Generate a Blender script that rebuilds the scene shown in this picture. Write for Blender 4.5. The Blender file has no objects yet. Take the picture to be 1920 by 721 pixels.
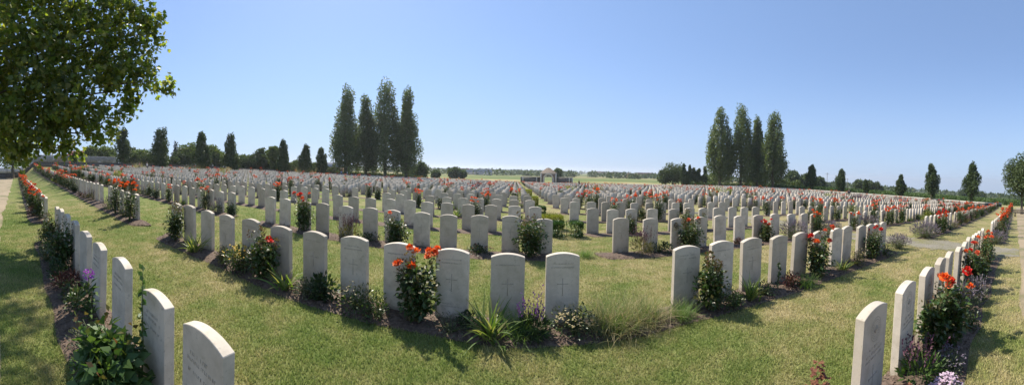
import bpy, bmesh, math
import numpy as np
from mathutils import Matrix, Vector

rng = np.random.default_rng(7)
scene = bpy.context.scene
COL = scene.collection
PI = math.pi

# ------------------------------------------------------------------ terrain and camera model
F, X0, C0, TA, TB, EYE = 597., 967., 330., 12., 12., 1.65

def sst(t):
    t = np.clip(t, 0, 1)
    return t * t * (3 - 2 * t)

def near_z(x, y):
    r = np.hypot(x, y)
    th = np.degrees(np.arctan2(x, y))
    q = np.clip((th - 40) / 50, 0, 1.0)
    fade = 1 - sst((th - 110) / 60)
    res = r * 38 / F * q ** 1.3 * fade * (1 - .12 * sst((r - 20) / 40))
    xl = np.clip(-x, 0, 80)
    rise = (.016 * xl + .00030 * xl * xl) * sst((y - .6) / 3.2)
    dip = .017 * np.clip(x, 0, 9) * sst((y - 3.0) / 4)
    return -.0285 * np.clip(y, 0, None) - res + rise - dip

def G(x, y):
    """height of the land: a gentle slope near by, a wide valley beyond"""
    x = np.asarray(x, float); y = np.asarray(y, float)
    r = np.hypot(x, y) + 1e-9
    RB = 115.
    k = np.minimum(1, RB / r)
    z0 = near_z(x * k, y * k)
    th = np.degrees(np.arctan2(x, y))
    H = 2.5 + np.where(th > 0, 25 * np.clip((th - 20) / 70, 0, 1) ** 1.25, 0)
    H = H * (1 - sst((np.abs(th) - 110) / 60))
    a0 = -F * (z0 - EYE) / RB
    afar = H + (a0 - H) * (RB / r) ** .85
    return np.where(r > RB, EYE - afar * r / F, near_z(x, y))

def g(x, y):
    return float(G(x, y))

UP = np.array([-TB / F, TA / F, 1.]); UP /= np.linalg.norm(UP)
RT = np.array([1, 0, 0.]); RT = RT - UP * (RT @ UP); RT /= np.linalg.norm(RT)
FW = np.cross(UP, RT)

def ray(px, py):
    t = (px - X0) / F
    return RT * np.sin(t) + FW * np.cos(t) + UP * (C0 - py) / F

def ground(px, py, H=0.):
    d = ray(px, py)
    ts = np.concatenate([np.arange(.3, 30, .01), np.arange(30, 900, .25)])
    f = EYE + ts * d[2] - G(ts * d[0], ts * d[1]) - H
    i = int(np.argmax(f <= 0))
    return float(ts[i] * d[0]), float(ts[i] * d[1])

def polar(px, r):
    """ground point in the direction of a measured bearing, r metres away"""
    t = (px - X0) / F
    d = RT * np.sin(t) + FW * np.cos(t)
    k = r / np.hypot(d[0], d[1])
    return float(d[0] * k), float(d[1] * k)

# ------------------------------------------------------------------ mesh helpers
class MB:
    def __init__(s):
        s.v = []; s.n = 0; s.f = []
    def add(s, V, Fc, mi=0):
        V = np.asarray(V, float).reshape(-1, 3); Fc = np.asarray(Fc, int)
        s.v.append(V)
        s.f.append((Fc + s.n, mi))
        s.n += len(V)
        return s
    def box(s, c, d, mi=0, rz=0):
        V = np.array([[i, j, k] for i in (-.5, .5) for j in (-.5, .5) for k in (-.5, .5)]) * np.asarray(d, float)
        if rz:
            ca, sa = math.cos(rz), math.sin(rz)
            V = np.c_[V[:, 0] * ca - V[:, 1] * sa, V[:, 0] * sa + V[:, 1] * ca, V[:, 2]]
        s.add(V + np.asarray(c, float), [[0, 1, 3, 2], [4, 6, 7, 5], [0, 4, 5, 1], [2, 3, 7, 6], [0, 2, 6, 4], [1, 5, 7, 3]], mi)
    def tube(s, P, R, k=6, mi=0):
        P = np.asarray(P, float); m = len(P); R = np.broadcast_to(np.asarray(R, float), (m,))
        T = np.gradient(P, axis=0); T /= np.linalg.norm(T, axis=1)[:, None] + 1e-9
        A = np.cross(T, [0.31, 0.9, 0.22]); A /= np.linalg.norm(A, axis=1)[:, None] + 1e-9
        B = np.cross(T, A)
        an = np.arange(k) * 2 * PI / k
        V = P[:, None] + (A[:, None] * np.cos(an)[None, :, None] + B[:, None] * np.sin(an)[None, :, None]) * R[:, None, None]
        i = np.arange(m - 1)[:, None] * k; j = np.arange(k)[None]; j2 = (j + 1) % k
        Q = np.stack([i + j, i + j2, i + k + j2, i + k + j], -1).reshape(-1, 4)
        s.add(V, Q, mi)
        s.n -= m * k; s.f.append((np.array([list(range(m * k - k, m * k))]) + s.n, mi)); s.n += m * k
    def arrays(s):
        V = np.concatenate(s.v)
        return V, s.f
    def merge(s, o, M=None, mimap=None):
        V, fs = o.arrays()
        if M is not None:
            V = V @ M[:3, :3].T + M[:3, 3]
        s.v.append(V)
        for f, mi in fs:
            s.f.append((f + s.n, mi if mimap is None else mimap[mi]))
        s.n += len(V)
    def mesh(s, name, mats, smooth=False):
        me = bpy.data.meshes.new(name)
        V = np.concatenate(s.v).astype(np.float32)
        me.vertices.add(len(V)); me.vertices.foreach_set('co', V.ravel())
        tot = np.concatenate([np.full(len(f), f.shape[1]) for f, _ in s.f])
        mi = np.concatenate([np.full(len(f), m) for f, m in s.f])
        lv = np.concatenate([f.ravel() for f, _ in s.f])
        me.loops.add(len(lv)); me.loops.foreach_set('vertex_index', lv.astype(np.int32))
        me.polygons.add(len(tot))
        st = np.concatenate([[0], np.cumsum(tot)[:-1]])
        me.polygons.foreach_set('loop_start', st.astype(np.int32))
        me.polygons.foreach_set('material_index', mi.astype(np.int32))
        if smooth:
            me.polygons.foreach_set('use_smooth', np.ones(len(tot), bool))
        for m in mats:
            me.materials.append(m)
        me.update(calc_edges=True); me.validate()
        return me
    def build(s, name, mats, parent=None, smooth=False):
        return link(name, s.mesh(name, mats if isinstance(mats, (list, tuple)) else [mats], smooth), parent)

def link(name, me, parent=None):
    o = bpy.data.objects.new(name, me); COL.objects.link(o)
    if parent is not None:
        o.parent = parent
    return o

def tag(o, label, cat, group=None, kind=None):
    if label: o['label'] = label
    if cat: o['category'] = cat
    if group: o['group'] = group
    if kind: o['kind'] = kind
    return o

def empty(name, loc, rz=0, label=None, cat=None, group=None):
    o = bpy.data.objects.new(name, None); COL.objects.link(o)
    o.location = loc; o.rotation_euler = (0, 0, rz); o.empty_display_size = .2
    return tag(o, label, cat, group)

def xf(loc, rz=0, s=1., sz=None):
    ca, sa = math.cos(rz), math.sin(rz)
    sz = s if sz is None else sz
    return np.array([[ca * s, -sa * s, 0, loc[0]], [sa * s, ca * s, 0, loc[1]], [0, 0, sz, loc[2]], [0, 0, 0, 1]])

def unit(A):
    return A / (np.linalg.norm(A, axis=-1, keepdims=True) + 1e-9)

def rvec(n, r):
    return unit(r.normal(size=(n, 3)))

def leaves(mb, C, D, N, L, W, mi=0, fold=.12):
    """one folded diamond leaf per row of C, pointing along D"""
    n = len(C); L = np.broadcast_to(L, (n,))[:, None]; W = np.broadcast_to(W, (n,))[:, None]
    D = unit(D); S = unit(np.cross(D, N)); N2 = np.cross(S, D)
    V = np.stack([C, C + D * L * .42 + S * W * .5 + N2 * W * fold, C + D * L - N2 * L * .12, C + D * L * .42 - S * W * .5 + N2 * W * fold], 1)
    mb.add(V, np.arange(n * 4).reshape(n, 4), mi)

PALM = np.array([[0, 0], [.2, -.05], [.5, .1], [.36, .3], [.52, .55], [.24, .58], [.17, .8], [0, 1.], [-.17, .8], [-.24, .58], [-.52, .55], [-.36, .3], [-.5, .1], [-.2, -.05]])

def palm_leaves(mb, C, D, N, L, mi=0):
    """lobed leaves like a sycamore's"""
    n = len(C); D = unit(D); S = unit(np.cross(D, N)); L = np.broadcast_to(L, (n,))[:, None, None]
    V = C[:, None] + (S[:, None] * PALM[None, :, 0:1] + D[:, None] * PALM[None, :, 1:2]) * L
    V = V - unit(np.cross(S, D))[:, None] * (np.abs(PALM[:, 0]) * .25)[None, :, None] * L
    k = len(PALM)
    mb.add(V, np.arange(n * k).reshape(n, k), mi)

def blades(mb, C, D, L, W, bend, r, seg=3, mi=0):
    """arching strap leaves: base points C, start directions D"""
    n = len(C); L = np.broadcast_to(L, (n,)); W = np.broadcast_to(W, (n,)); bend = np.broadcast_to(bend, (n,))
    D = unit(D); hz = D.copy(); hz[:, 2] = 0; hz = unit(hz + 1e-4)
    S = unit(np.cross(D, [0, 0, 1.0]) + r.normal(size=(n, 3)) * .15)
    P = C.copy(); rows = []
    d = D.copy()
    for i in range(seg + 1):
        t = i / seg
        w = W * (1 - t ** 1.6) * .5 * (0.7 + .3 * min(1, t * 3)) + 1e-5
        rows.append(np.stack([P - S * w[:, None], P + S * w[:, None]], 1))
        d = unit(d + (hz * .6 - np.array([0, 0, 1.]) * .8) * (bend / seg)[:, None])
        P = P + d * (L / seg)[:, None]
    V = np.stack(rows, 1).reshape(n, -1, 3)
    q = np.array([[2 * i, 2 * i + 1, 2 * i + 3, 2 * i + 2] for i in range(seg)])
    k = 2 * (seg + 1)
    mb.add(V, (np.arange(n)[:, None, None] * k + q[None]).reshape(-1, 4), mi)

# ------------------------------------------------------------------ materials
def newmat(name):
    m = bpy.data.materials.new(name); m.use_nodes = True
    nt = m.node_tree
    return m, nt, nt.nodes['Principled BSDF'], nt.nodes['Material Output']

def noise(nt, scale, detail=4, rough=.6, coord='Object', vec_scale=None):
    tc = nt.nodes.new('ShaderNodeTexCoord'); src = tc.outputs[coord]
    if vec_scale is not None:
        mp = nt.nodes.new('ShaderNodeMapping'); mp.inputs['Scale'].default_value = vec_scale
        nt.links.new(src, mp.inputs[0]); src = mp.outputs[0]
    n = nt.nodes.new('ShaderNodeTexNoise')
    n.inputs['Scale'].default_value = scale; n.inputs['Detail'].default_value = detail; n.inputs['Roughness'].default_value = rough
    nt.links.new(src, n.inputs['Vector'])
    return n.outputs['Fac']

def ramp(nt, fac, stops):
    r = nt.nodes.new('ShaderNodeValToRGB'); e = r.color_ramp.elements
    while len(e) < len(stops): e.new(.5)
    for el, (p, c) in zip(e, stops):
        el.position = p; el.color = (*c, 1)
    nt.links.new(fac, r.inputs[0])
    return r.outputs[0]

def mixc(nt, fac, a, b, mode='MIX'):
    m = nt.nodes.new('ShaderNodeMix'); m.data_type = 'RGBA'; m.blend_type = mode
    for sock, val in ((m.inputs[0], fac), (m.inputs[6], a), (m.inputs[7], b)):
        if hasattr(val, 'is_linked'): nt.links.new(val, sock)
        elif isinstance(val, (int, float)): sock.default_value = val
        else: sock.default_value = (*val, 1)
    return m.outputs[2]

def bump(nt, bsdf, h, strength, dist):
    b = nt.nodes.new('ShaderNodeBump'); b.inputs['Strength'].default_value = strength; b.inputs['Distance'].default_value = dist
    nt.links.new(h, b.inputs['Height']); nt.links.new(b.outputs[0], bsdf.inputs['Normal'])

def plain(name, col, rough=.8, var=.25, scale=6., bmp=0., spec=.3, coord='Object'):
    m, nt, b, o = newmat(name)
    f = noise(nt, scale, coord=coord)
    lo = tuple(c * (1 - var) for c in col); hi = tuple(min(1, c * (1 + var)) for c in col)
    nt.links.new(ramp(nt, f, [(.3, lo), (.7, hi)]), b.inputs['Base Color'])
    b.inputs['Roughness'].default_value = rough; b.inputs['Specular IOR Level'].default_value = spec
    if bmp: bump(nt, b, f, .5, bmp)
    return m

def leafmat(name, cols, trans=.35, rough=.5, spec=.35, tint=(1.25, 1.3, .55)):
    """leaf: colour differs from leaf to leaf, light passes through"""
    m, nt, b, o = newmat(name)
    ge = nt.nodes.new('ShaderNodeNewGeometry')
    n = len(cols)
    c = ramp(nt, ge.outputs['Random Per Island'], [((i + .5) / n, k) for i, k in enumerate(cols)])
    nt.links.new(c, b.inputs['Base Color'])
    b.inputs['Roughness'].default_value = rough; b.inputs['Specular IOR Level'].default_value = spec
    t = nt.nodes.new('ShaderNodeBsdfTranslucent')
    nt.links.new(mixc(nt, 1.0, c, tint, 'MULTIPLY'), t.inputs[0])
    mx = nt.nodes.new('ShaderNodeMixShader'); mx.inputs[0].default_value = trans
    nt.links.new(b.outputs[0], mx.inputs[1]); nt.links.new(t.outputs[0], mx.inputs[2]); nt.links.new(mx.outputs[0], o.inputs[0])
    return m

def stone_mat(name, a, c, dirt, foot=False):
    m, nt, b, o = newmat(name)
    oi = nt.nodes.new('ShaderNodeObjectInfo'); ge = nt.nodes.new('ShaderNodeNewGeometry')
    ad = nt.nodes.new('ShaderNodeMath'); ad.operation = 'ADD'
    nt.links.new(oi.outputs['Random'], ad.inputs[0]); nt.links.new(ge.outputs['Random Per Island'], ad.inputs[1])
    fr = nt.nodes.new('ShaderNodeMath'); fr.operation = 'FRACT'; nt.links.new(ad.outputs[0], fr.inputs[0])
    tone = ramp(nt, fr.outputs[0], [(0, a), (1, c)])
    # every stone gets its own stretch of the weathering pattern
    tc = nt.nodes.new('ShaderNodeTexCoord'); off = nt.nodes.new('ShaderNodeVectorMath'); off.operation = 'MULTIPLY_ADD'
    nt.links.new(fr.outputs[0], off.inputs[0]); off.inputs[1].default_value = (37, 11, 23); nt.links.new(tc.outputs['Object'], off.inputs[2])
    def nz(sc, det, rg=.65):
        n = nt.nodes.new('ShaderNodeTexNoise'); n.inputs['Scale'].default_value = sc; n.inputs['Detail'].default_value = det; n.inputs['Roughness'].default_value = rg
        nt.links.new(off.outputs[0], n.inputs['Vector']); return n.outputs['Fac']
    st = ramp(nt, nz(5, 6), [(.42, (0, 0, 0)), (.72, (1, 1, 1))])
    col = mixc(nt, mixc(nt, .6, (0, 0, 0), st), tone, dirt)
    sp = ramp(nt, nz(60, 3), [(.62, (0, 0, 0)), (.72, (1, 1, 1))])
    col = mixc(nt, mixc(nt, .35, (0, 0, 0), sp), col, (.22, .2, .16))
    if foot:      # blotches of rain-splashed soil and lichen low on the slab, where the noise is high
        sx = nt.nodes.new('ShaderNodeSeparateXYZ'); nt.links.new(tc.outputs['Object'], sx.inputs[0])
        mr = nt.nodes.new('ShaderNodeMapRange'); mr.inputs['From Min'].default_value = .26; mr.inputs['From Max'].default_value = .0; mr.inputs['To Min'].default_value = -.28; mr.inputs['To Max'].default_value = .22
        nt.links.new(sx.outputs[2], mr.inputs[0])
        ad2 = nt.nodes.new('ShaderNodeMath'); ad2.operation = 'ADD'; nt.links.new(nz(13, 6, .7), ad2.inputs[0]); nt.links.new(mr.outputs[0], ad2.inputs[1])
        col = mixc(nt, mixc(nt, .6, (0, 0, 0), ramp(nt, ad2.outputs[0], [(.48, (0, 0, 0)), (.66, (1, 1, 1))])), col, (.20, .165, .11))
        col = mixc(nt, mixc(nt, .5, (0, 0, 0), ramp(nt, nz(22, 5, .7), [(.60, (0, 0, 0)), (.70, (1, 1, 1))])), col, (.24, .225, .17))
    nt.links.new(col, b.inputs['Base Color'])
    b.inputs['Roughness'].default_value = .85; b.inputs['Specular IOR Level'].default_value = .2
    bump(nt, b, nz(90, 4), .25, .004)
    return m

MAT = {}
MAT['stone'] = stone_mat('portland_stone', (.46, .40, .32), (.66, .58, .475), (.32, .27, .195), True)
MAT['far_stone'] = stone_mat('distant_portland_stone', (.46, .40, .32), (.66, .58, .475), (.32, .27, .195))
MAT['engrave_shade'] = plain('engraving_shade', (.34, .305, .25), .9, .2, 40)  # darker than the slab: the shade inside the cuts, put into the colour
MAT['soil'] = plain('bed_soil', (.12, .085, .062), .95, .55, 22, .03)
MAT['mulch'] = leafmat('bark_mulch', [(.07, .045, .03), (.15, .105, .08), (.24, .175, .135), (.11, .075, .055)], .0, .9, .1)
MAT['bark'] = plain('bark', (.12, .10, .075), .9, .45, 9, .03)
MAT['stem'] = plain('green_stem', (.07, .09, .03), .6, .3, 9)
MAT['wood'] = plain('weathered_wood', (.26, .25, .23), .9, .25, 3)
MAT['flint'] = plain('knapped_flint', (.13, .115, .10), .85, .5, 5, .02)
MAT['coping'] = plain('pale_coping', (.50, .46, .39), .85, .12, 3)
MAT['brick'] = plain('red_brick', (.30, .13, .09), .85, .25, 4)
MAT['tile'] = plain('clay_tiles', (.36, .14, .085), .85, .25, 5)
MAT['slate'] = plain('grey_roofing', (.28, .28, .29), .8, .15, 2)
MAT['render'] = plain('pale_render', (.55, .52, .47), .85, .1, 1)
MAT['glass'] = plain('greenhouse_glass', (.42, .46, .48), .15, .1, .6, 0, .6)
MAT['metal'] = plain('pale_metal', (.5, .5, .5), .5, .1, 2)
MAT['skin'] = plain('skin', (.45, .28, .2), .6, .05, 4)
MAT['hair'] = plain('hair', (.06, .04, .03), .6, .2, 20)
MAT['window'] = plain('window_pane', (.06, .07, .08), .2, .1, 1, 0, .6)
for nm, c in (('white', (.7, .7, .7)), ('navy', (.03, .035, .06)), ('black', (.02, .02, .022)), ('pink', (.5, .22, .2)), ('blue', (.2, .3, .45)), ('khaki', (.3, .26, .18))):
    MAT['cloth_' + nm] = plain('cloth_' + nm, c, .9, .12, 12)
# foliage
MAT['rose_leaf'] = leafmat('rose_leaf', [(.036, .07, .02), (.055, .10, .026), (.08, .13, .035), (.11, .095, .04)], .3, .42, .45)
MAT['young_leaf'] = leafmat('young_rose_leaf', [(.13, .055, .03), (.10, .08, .03), (.08, .11, .03), (.16, .10, .05)], .35, .45, .4)
MAT['fresh_leaf'] = leafmat('fresh_leaf', [(.05, .10, .03), (.075, .14, .035), (.11, .17, .05)], .35, .45, .4)
MAT['grey_leaf'] = leafmat('grey_green_leaf', [(.09, .11, .065), (.13, .15, .09), (.17, .18, .12)], .25, .7, .2)
MAT['dark_leaf'] = leafmat('dark_leaf', [(.022, .042, .016), (.035, .06, .02), (.05, .085, .028)], .25, .5, .35)
MAT['maroon_leaf'] = leafmat('maroon_leaf', [(.05, .018, .02), (.08, .028, .028), (.12, .05, .04)], .25, .5, .3)
MAT['strap'] = leafmat('strap_leaf', [(.09, .15, .035), (.14, .21, .05), (.20, .26, .07), (.28, .27, .11)], .4, .45, .35)
MAT['straw'] = leafmat('straw_grass', [(.38, .31, .15), (.28, .25, .10), (.15, .18, .06), (.46, .38, .22)], .3, .7, .2, (1.1, 1.1, .8))
MAT['tuft'] = leafmat('tuft_grass', [(.10, .18, .035), (.14, .23, .05), (.18, .25, .08)], .35, .6, .3)
MAT['hedge'] = leafmat('hedge_leaf', [(.035, .075, .02), (.055, .11, .028), (.08, .15, .04)], .25, .5, .35)
MAT['gold_leaf'] = leafmat('golden_leaf', [(.22, .24, .035), (.30, .30, .05), (.14, .17, .035)], .35, .6, .3)
MAT['olive_leaf'] = leafmat('olive_leaf', [(.16, .14, .05), (.22, .18, .07), (.10, .11, .04)], .3, .6, .3)
def petal(name, cols, tr=.35):
    return leafmat(name, cols, tr, .6, .2, (1.1, 1., .9))
MAT['orange'] = petal('orange_petal', [(.75, .13, .02), (.80, .20, .04), (.70, .09, .02)])
MAT['red'] = petal('red_petal', [(.60, .025, .015), (.70, .04, .02), (.55, .02, .02)])
MAT['coral'] = petal('coral_petal', [(.75, .14, .05), (.78, .26, .12), (.68, .09, .04)])
MAT['purple'] = petal('purple_petal', [(.13, .05, .20), (.20, .09, .28), (.09, .03, .13)])
MAT['mauve'] = petal('mauve_petal', [(.20, .16, .22), (.26, .22, .26), (.16, .15, .15)])
MAT['violet'] = petal('violet_petal', [(.30, .06, .42), (.40, .12, .52)])
MAT['pinkwhite'] = petal('pale_pink_petal', [(.55, .40, .50), (.65, .52, .60)])
MAT['cream'] = petal('cream_petal', [(.50, .42, .22), (.42, .34, .16), (.55, .48, .30)])
MAT['yellow'] = petal('yellow_petal', [(.60, .38, .03), (.65, .45, .06)])
MAT['rust'] = petal('rust_seedhead', [(.22, .09, .05), (.28, .13, .07), (.16, .06, .04)])
MAT['plum'] = petal('plum_spike', [(.07, .03, .05), (.12, .05, .08), (.16, .08, .10)], .2)
# trees
MAT['poplar'] = leafmat('poplar_leaf', [(.08, .115, .042), (.105, .145, .052), (.13, .17, .06), (.17, .20, .10)], .35, .5, .4)
MAT['hornbeam'] = leafmat('hornbeam_leaf', [(.042, .068, .025), (.06, .09, .032), (.085, .12, .042)], .22, .55, .3)
MAT['sycamore'] = leafmat('sycamore_leaf', [(.07, .105, .034), (.10, .14, .04), (.135, .175, .046), (.20, .20, .07)], .5, .42, .45, (2.5, 2.5, .6))
MAT['ash'] = leafmat('ash_leaf', [(.08, .115, .036), (.11, .15, .045), (.145, .18, .06)], .3, .55, .3)
MAT['wood_leaf'] = leafmat('woodland_leaf', [(.055, .08, .033), (.075, .105, .04), (.10, .13, .052)], .25, .6, .25)
MAT['conifer'] = leafmat('conifer_needle', [(.03, .045, .03), (.045, .06, .036)], .1, .6, .25)

# ------------------------------------------------------------------ field layout
ROWY = [.97, 3.56, 6.95, 9.70, 12.75]
while ROWY[-1] < 108: ROWY.append(ROWY[-1] + 2.95)
def row_y(k, x):
    if k == 0: return .94 if x < 0 else 1.02 - .008 * min(x, 12)
    return ROWY[k]
EDGE_Y = [0, 30, 52, 66, 76, 90, 110]
XMIN = [-57, -60, -55, -46, -38, -30, -22]
XMAX = [60, 64, 60, 55, 46, 36, 27]
def in_field(x, y, m=0.):
    return (x > np.interp(y, EDGE_Y, XMIN) - m) & (x < np.interp(y, EDGE_Y, XMAX) + m) & (y < 109 + m) & (y > -14)
BED = []                                     # (row, x0, x1, yfront, yback)

def gaps(k):
    """stretches without graves: left grass path, middle gap, right gravel path"""
    L = {0: (-9.7, -7.55), 1: (-8.05, -6.7), 2: (-8.4, -6.95)}.get(k, (-8.5, -6.8))
    R = {0: (9.6, 12.3), 1: (8.3, 11.7), 2: (9.7, 12.1)}.get(k, (9.7, 12.1))
    M = (.85, 2.15)
    return L, M, R

# ------------------------------------------------------------------ ground sheet
def smooth_wobble(seed, n=6, amp=1., freq=1.):
    r = np.random.default_rng(seed)
    fr = r.uniform(.4, 2.6, n) * freq; ph = r.uniform(0, 6.28, n); am = r.uniform(.4, 1, n)
    am *= amp / am.sum()
    return lambda x: (am[:, None] * np.sin(fr[:, None] * np.asarray(x, float).ravel()[None] + ph[:, None])).sum(0).reshape(np.shape(x))

def drier(nt, fac):
    """the turf is fresher towards the tree on one side and drier towards the gravel path on the other"""
    tc = nt.nodes.new('ShaderNodeTexCoord'); sp = nt.nodes.new('ShaderNodeSeparateXYZ'); nt.links.new(tc.outputs['Object'], sp.inputs[0])
    mr = nt.nodes.new('ShaderNodeMapRange'); mr.inputs['From Min'].default_value = -5; mr.inputs['From Max'].default_value = 6; mr.inputs['To Min'].default_value = -.045; mr.inputs['To Max'].default_value = .04
    nt.links.new(sp.outputs[0], mr.inputs[0])
    ad = nt.nodes.new('ShaderNodeMath'); ad.operation = 'ADD'; nt.links.new(fac, ad.inputs[0]); nt.links.new(mr.outputs[0], ad.inputs[1])
    return ad.outputs[0]

def lawn_material():
    m, nt, b, o = newmat('lawn_turf')
    f1 = mixc(nt, .5, noise(nt, .16, 3, .5), noise(nt, .55, 6, .6)); f2 = noise(nt, 2.4, 4, .6); f3 = noise(nt, 60, 3, .7)
    patch = mixc(nt, .36, f1, f2)
    patch = drier(nt, patch)
    c = ramp(nt, patch, [(.37, (.13, .175, .046)), (.45, (.185, .21, .066)), (.52, (.26, .245, .10)), (.60, (.36, .30, .155))])
    c = mixc(nt, .75, c, ramp(nt, f3, [(.3, (.45, .45, .45)), (.7, (1, 1, 1))]), 'MULTIPLY')
    nt.links.new(c, b.inputs['Base Color']); b.inputs['Roughness'].default_value = .95; b.inputs['Specular IOR Level'].default_value = .1
    bump(nt, b, f3, .6, .03)
    return m

def field_material():
    m, nt, b, o = newmat('patchwork_fields')
    tc = nt.nodes.new('ShaderNodeTexCoord'); mp = nt.nodes.new('ShaderNodeMapping')
    mp.inputs['Scale'].default_value = (.008, .016, 0); mp.inputs['Rotation'].default_value = (0, 0, .35)
    nt.links.new(tc.outputs['Object'], mp.inputs[0])
    v = nt.nodes.new('ShaderNodeTexVoronoi'); v.inputs['Scale'].default_value = 1; v.inputs['Randomness'].default_value = .8
    nt.links.new(mp.outputs[0], v.inputs['Vector'])
    sp = nt.nodes.new('ShaderNodeSeparateColor'); nt.links.new(v.outputs['Color'], sp.inputs[0])
    c = ramp(nt, sp.outputs[0], [(.0, (.10, .14, .045)), (.25, (.16, .19, .07)), (.42, (.27, .23, .12)), (.58, (.12, .16, .05)), (.75, (.33, .27, .15)), (.9, (.075, .105, .035))])
    c = mixc(nt, .5, c, ramp(nt, noise(nt, .05, 5), [(.3, (.6, .6, .6)), (.7, (1, 1, 1))]), 'MULTIPLY')
    nt.links.new(c, b.inputs['Base Color']); b.inputs['Roughness'].default_value = 1; b.inputs['Specular IOR Level'].default_value = .05
    return m

def dry_material():
    m, nt, b, o = newmat('dry_meadow')
    c = ramp(nt, noise(nt, .045, 5), [(.40, (.15, .175, .065)), (.5, (.24, .22, .10)), (.62, (.35, .285, .15))])
    nt.links.new(c, b.inputs['Base Color']); b.inputs['Roughness'].default_value = 1; b.inputs['Specular IOR Level'].default_value = .05
    return m
MAT['lawn'] = lawn_material(); MAT['fields'] = field_material(); MAT['dry'] = dry_material()

def polar_sheet():
    rr = [.0]; r = .35
    while r < 6500: rr.append(r); r *= 1.045
    rr = np.array(rr); na = 360
    an = np.arange(na) * 2 * PI / na
    X = rr[1:, None] * np.sin(an)[None]; Y = rr[1:, None] * np.cos(an)[None]
    V = np.vstack([[[0, 0, g(0, 1e-6)]], np.stack([X, Y, G(X, Y)], -1).reshape(-1, 3)])
    mb = MB(); n = len(rr) - 1
    i = np.arange(n - 1)[:, None] * na + 1; j = np.arange(na)[None]; j2 = (j + 1) % na
    Q = np.stack([i + j, i + na + j, i + na + j2, i + j2], -1).reshape(-1, 4)[:, ::-1]
    cx = V[Q].mean(1)
    inside = in_field(cx[:, 0], cx[:, 1], 4.) | (np.hypot(cx[:, 0], cx[:, 1]) < 50)
    dry = ~inside & (np.hypot(cx[:, 0], cx[:, 1]) < 185)
    mb.v.append(V); mb.n = len(V)
    mb.f.append((Q[inside], 0)); mb.f.append((Q[dry], 1)); mb.f.append((Q[~inside & ~dry], 2))
    t = np.stack([np.zeros(na, int), j[0] + 1, j2[0] + 1], -1)[:, ::-1]
    mb.f.append((t, 0))
    o = mb.build('ground', [MAT['lawn'], MAT['dry'], MAT['fields']], smooth=True)
    tag(o, None, None, kind='structure')
polar_sheet()

def strip(name, xs, y0, y1, mat, lift, ny=4, edge=None, mound=0.):
    """a sheet lying on the land between two edges y0(x), y1(x)"""
    t = np.linspace(0, 1, ny)
    Y = y0[:, None] * (1 - t) + y1[:, None] * t
    X = np.repeat(xs[:, None], ny, 1)
    prof = np.sin(t * PI) ** .6 * mound
    Z = G(X, Y) + lift + prof[None] + (rng.normal(size=X.shape) * mound * .35 if mound else 0)
    mb = MB(); n = len(xs)
    i = np.arange(n - 1)[:, None] * ny; j = np.arange(ny - 1)[None]
    Q = np.stack([i + j, i + ny + j, i + ny + j + 1, i + j + 1], -1).reshape(-1, 4)
    mb.add(np.stack([X, Y, Z], -1), Q)
    return tag(mb.build(name, mat, smooth=True), None, None, kind='structure')

m, nt, b, o_ = newmat('sandy_path')
c = ramp(nt, noise(nt, .8, 5), [(.38, (.20, .18, .085)), (.47, (.30, .235, .145)), (.65, (.36, .28, .18))])
c = mixc(nt, .6, c, ramp(nt, noise(nt, 45, 3, .7), [(.3, (.55, .55, .55)), (.7, (1, 1, 1))]), 'MULTIPLY')
nt.links.new(c, b.inputs['Base Color']); b.inputs['Roughness'].default_value = .95; bump(nt, b, noise(nt, 45, 3, .7), .5, .02)
MAT['sand'] = m
m, nt, b, o_ = newmat('worn_gravel')
c = ramp(nt, noise(nt, 1.3, 5), [(.42, (.23, .21, .085)), (.50, (.25, .225, .15)), (.7, (.30, .265, .205))])
c = mixc(nt, .7, c, ramp(nt, noise(nt, 35, 3, .8), [(.35, (.45, .45, .45)), (.65, (1, 1, 1))]), 'MULTIPLY')
nt.links.new(c, b.inputs['Base Color']); b.inputs['Roughness'].default_value = .95; bump(nt, b, noise(nt, 35, 3, .8), .7, .03)
MAT['gravel'] = m

xs = np.concatenate([-np.geomspace(72, 1, 150), np.linspace(-.95, .95, 20), np.geomspace(1, 72, 150)])
w1 = smooth_wobble(3, amp=.13, freq=1.4); w2 = smooth_wobble(4, amp=.3)
path_edge = lambda x: np.where(x < 0, -.08 - .40 * sst(-np.asarray(x) / 9), -.12 - .05 * sst(np.asarray(x) / 12)) + w1(x) * np.where(x < 0, 1, .5)
strip('path', xs, -3.6 + w2(xs), path_edge(xs), MAT['sand'], .006, 8)
ys = np.linspace(-.15, 16, 160)
mb = MB()
gx0 = 9.75 + smooth_wobble(11, amp=.3)(ys) + rng.normal(size=len(ys)) * .12; gx1 = 11.55 + smooth_wobble(12, amp=.3)(ys) + rng.normal(size=len(ys)) * .12
t = np.linspace(0, 1, 7)
X = gx0[:, None] * (1 - t) + gx1[:, None] * t; Y = np.repeat(ys[:, None], 7, 1)
i = np.arange(159)[:, None] * 7; j = np.arange(6)[None]
mb.add(np.stack([X, Y, G(X, Y) + .012], -1), np.stack([i + j, i + j + 1, i + 8 + j, i + 7 + j], -1).reshape(-1, 4))
tag(mb.build('gravel_path', MAT['gravel'], smooth=True), None, None, kind='structure')

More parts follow.
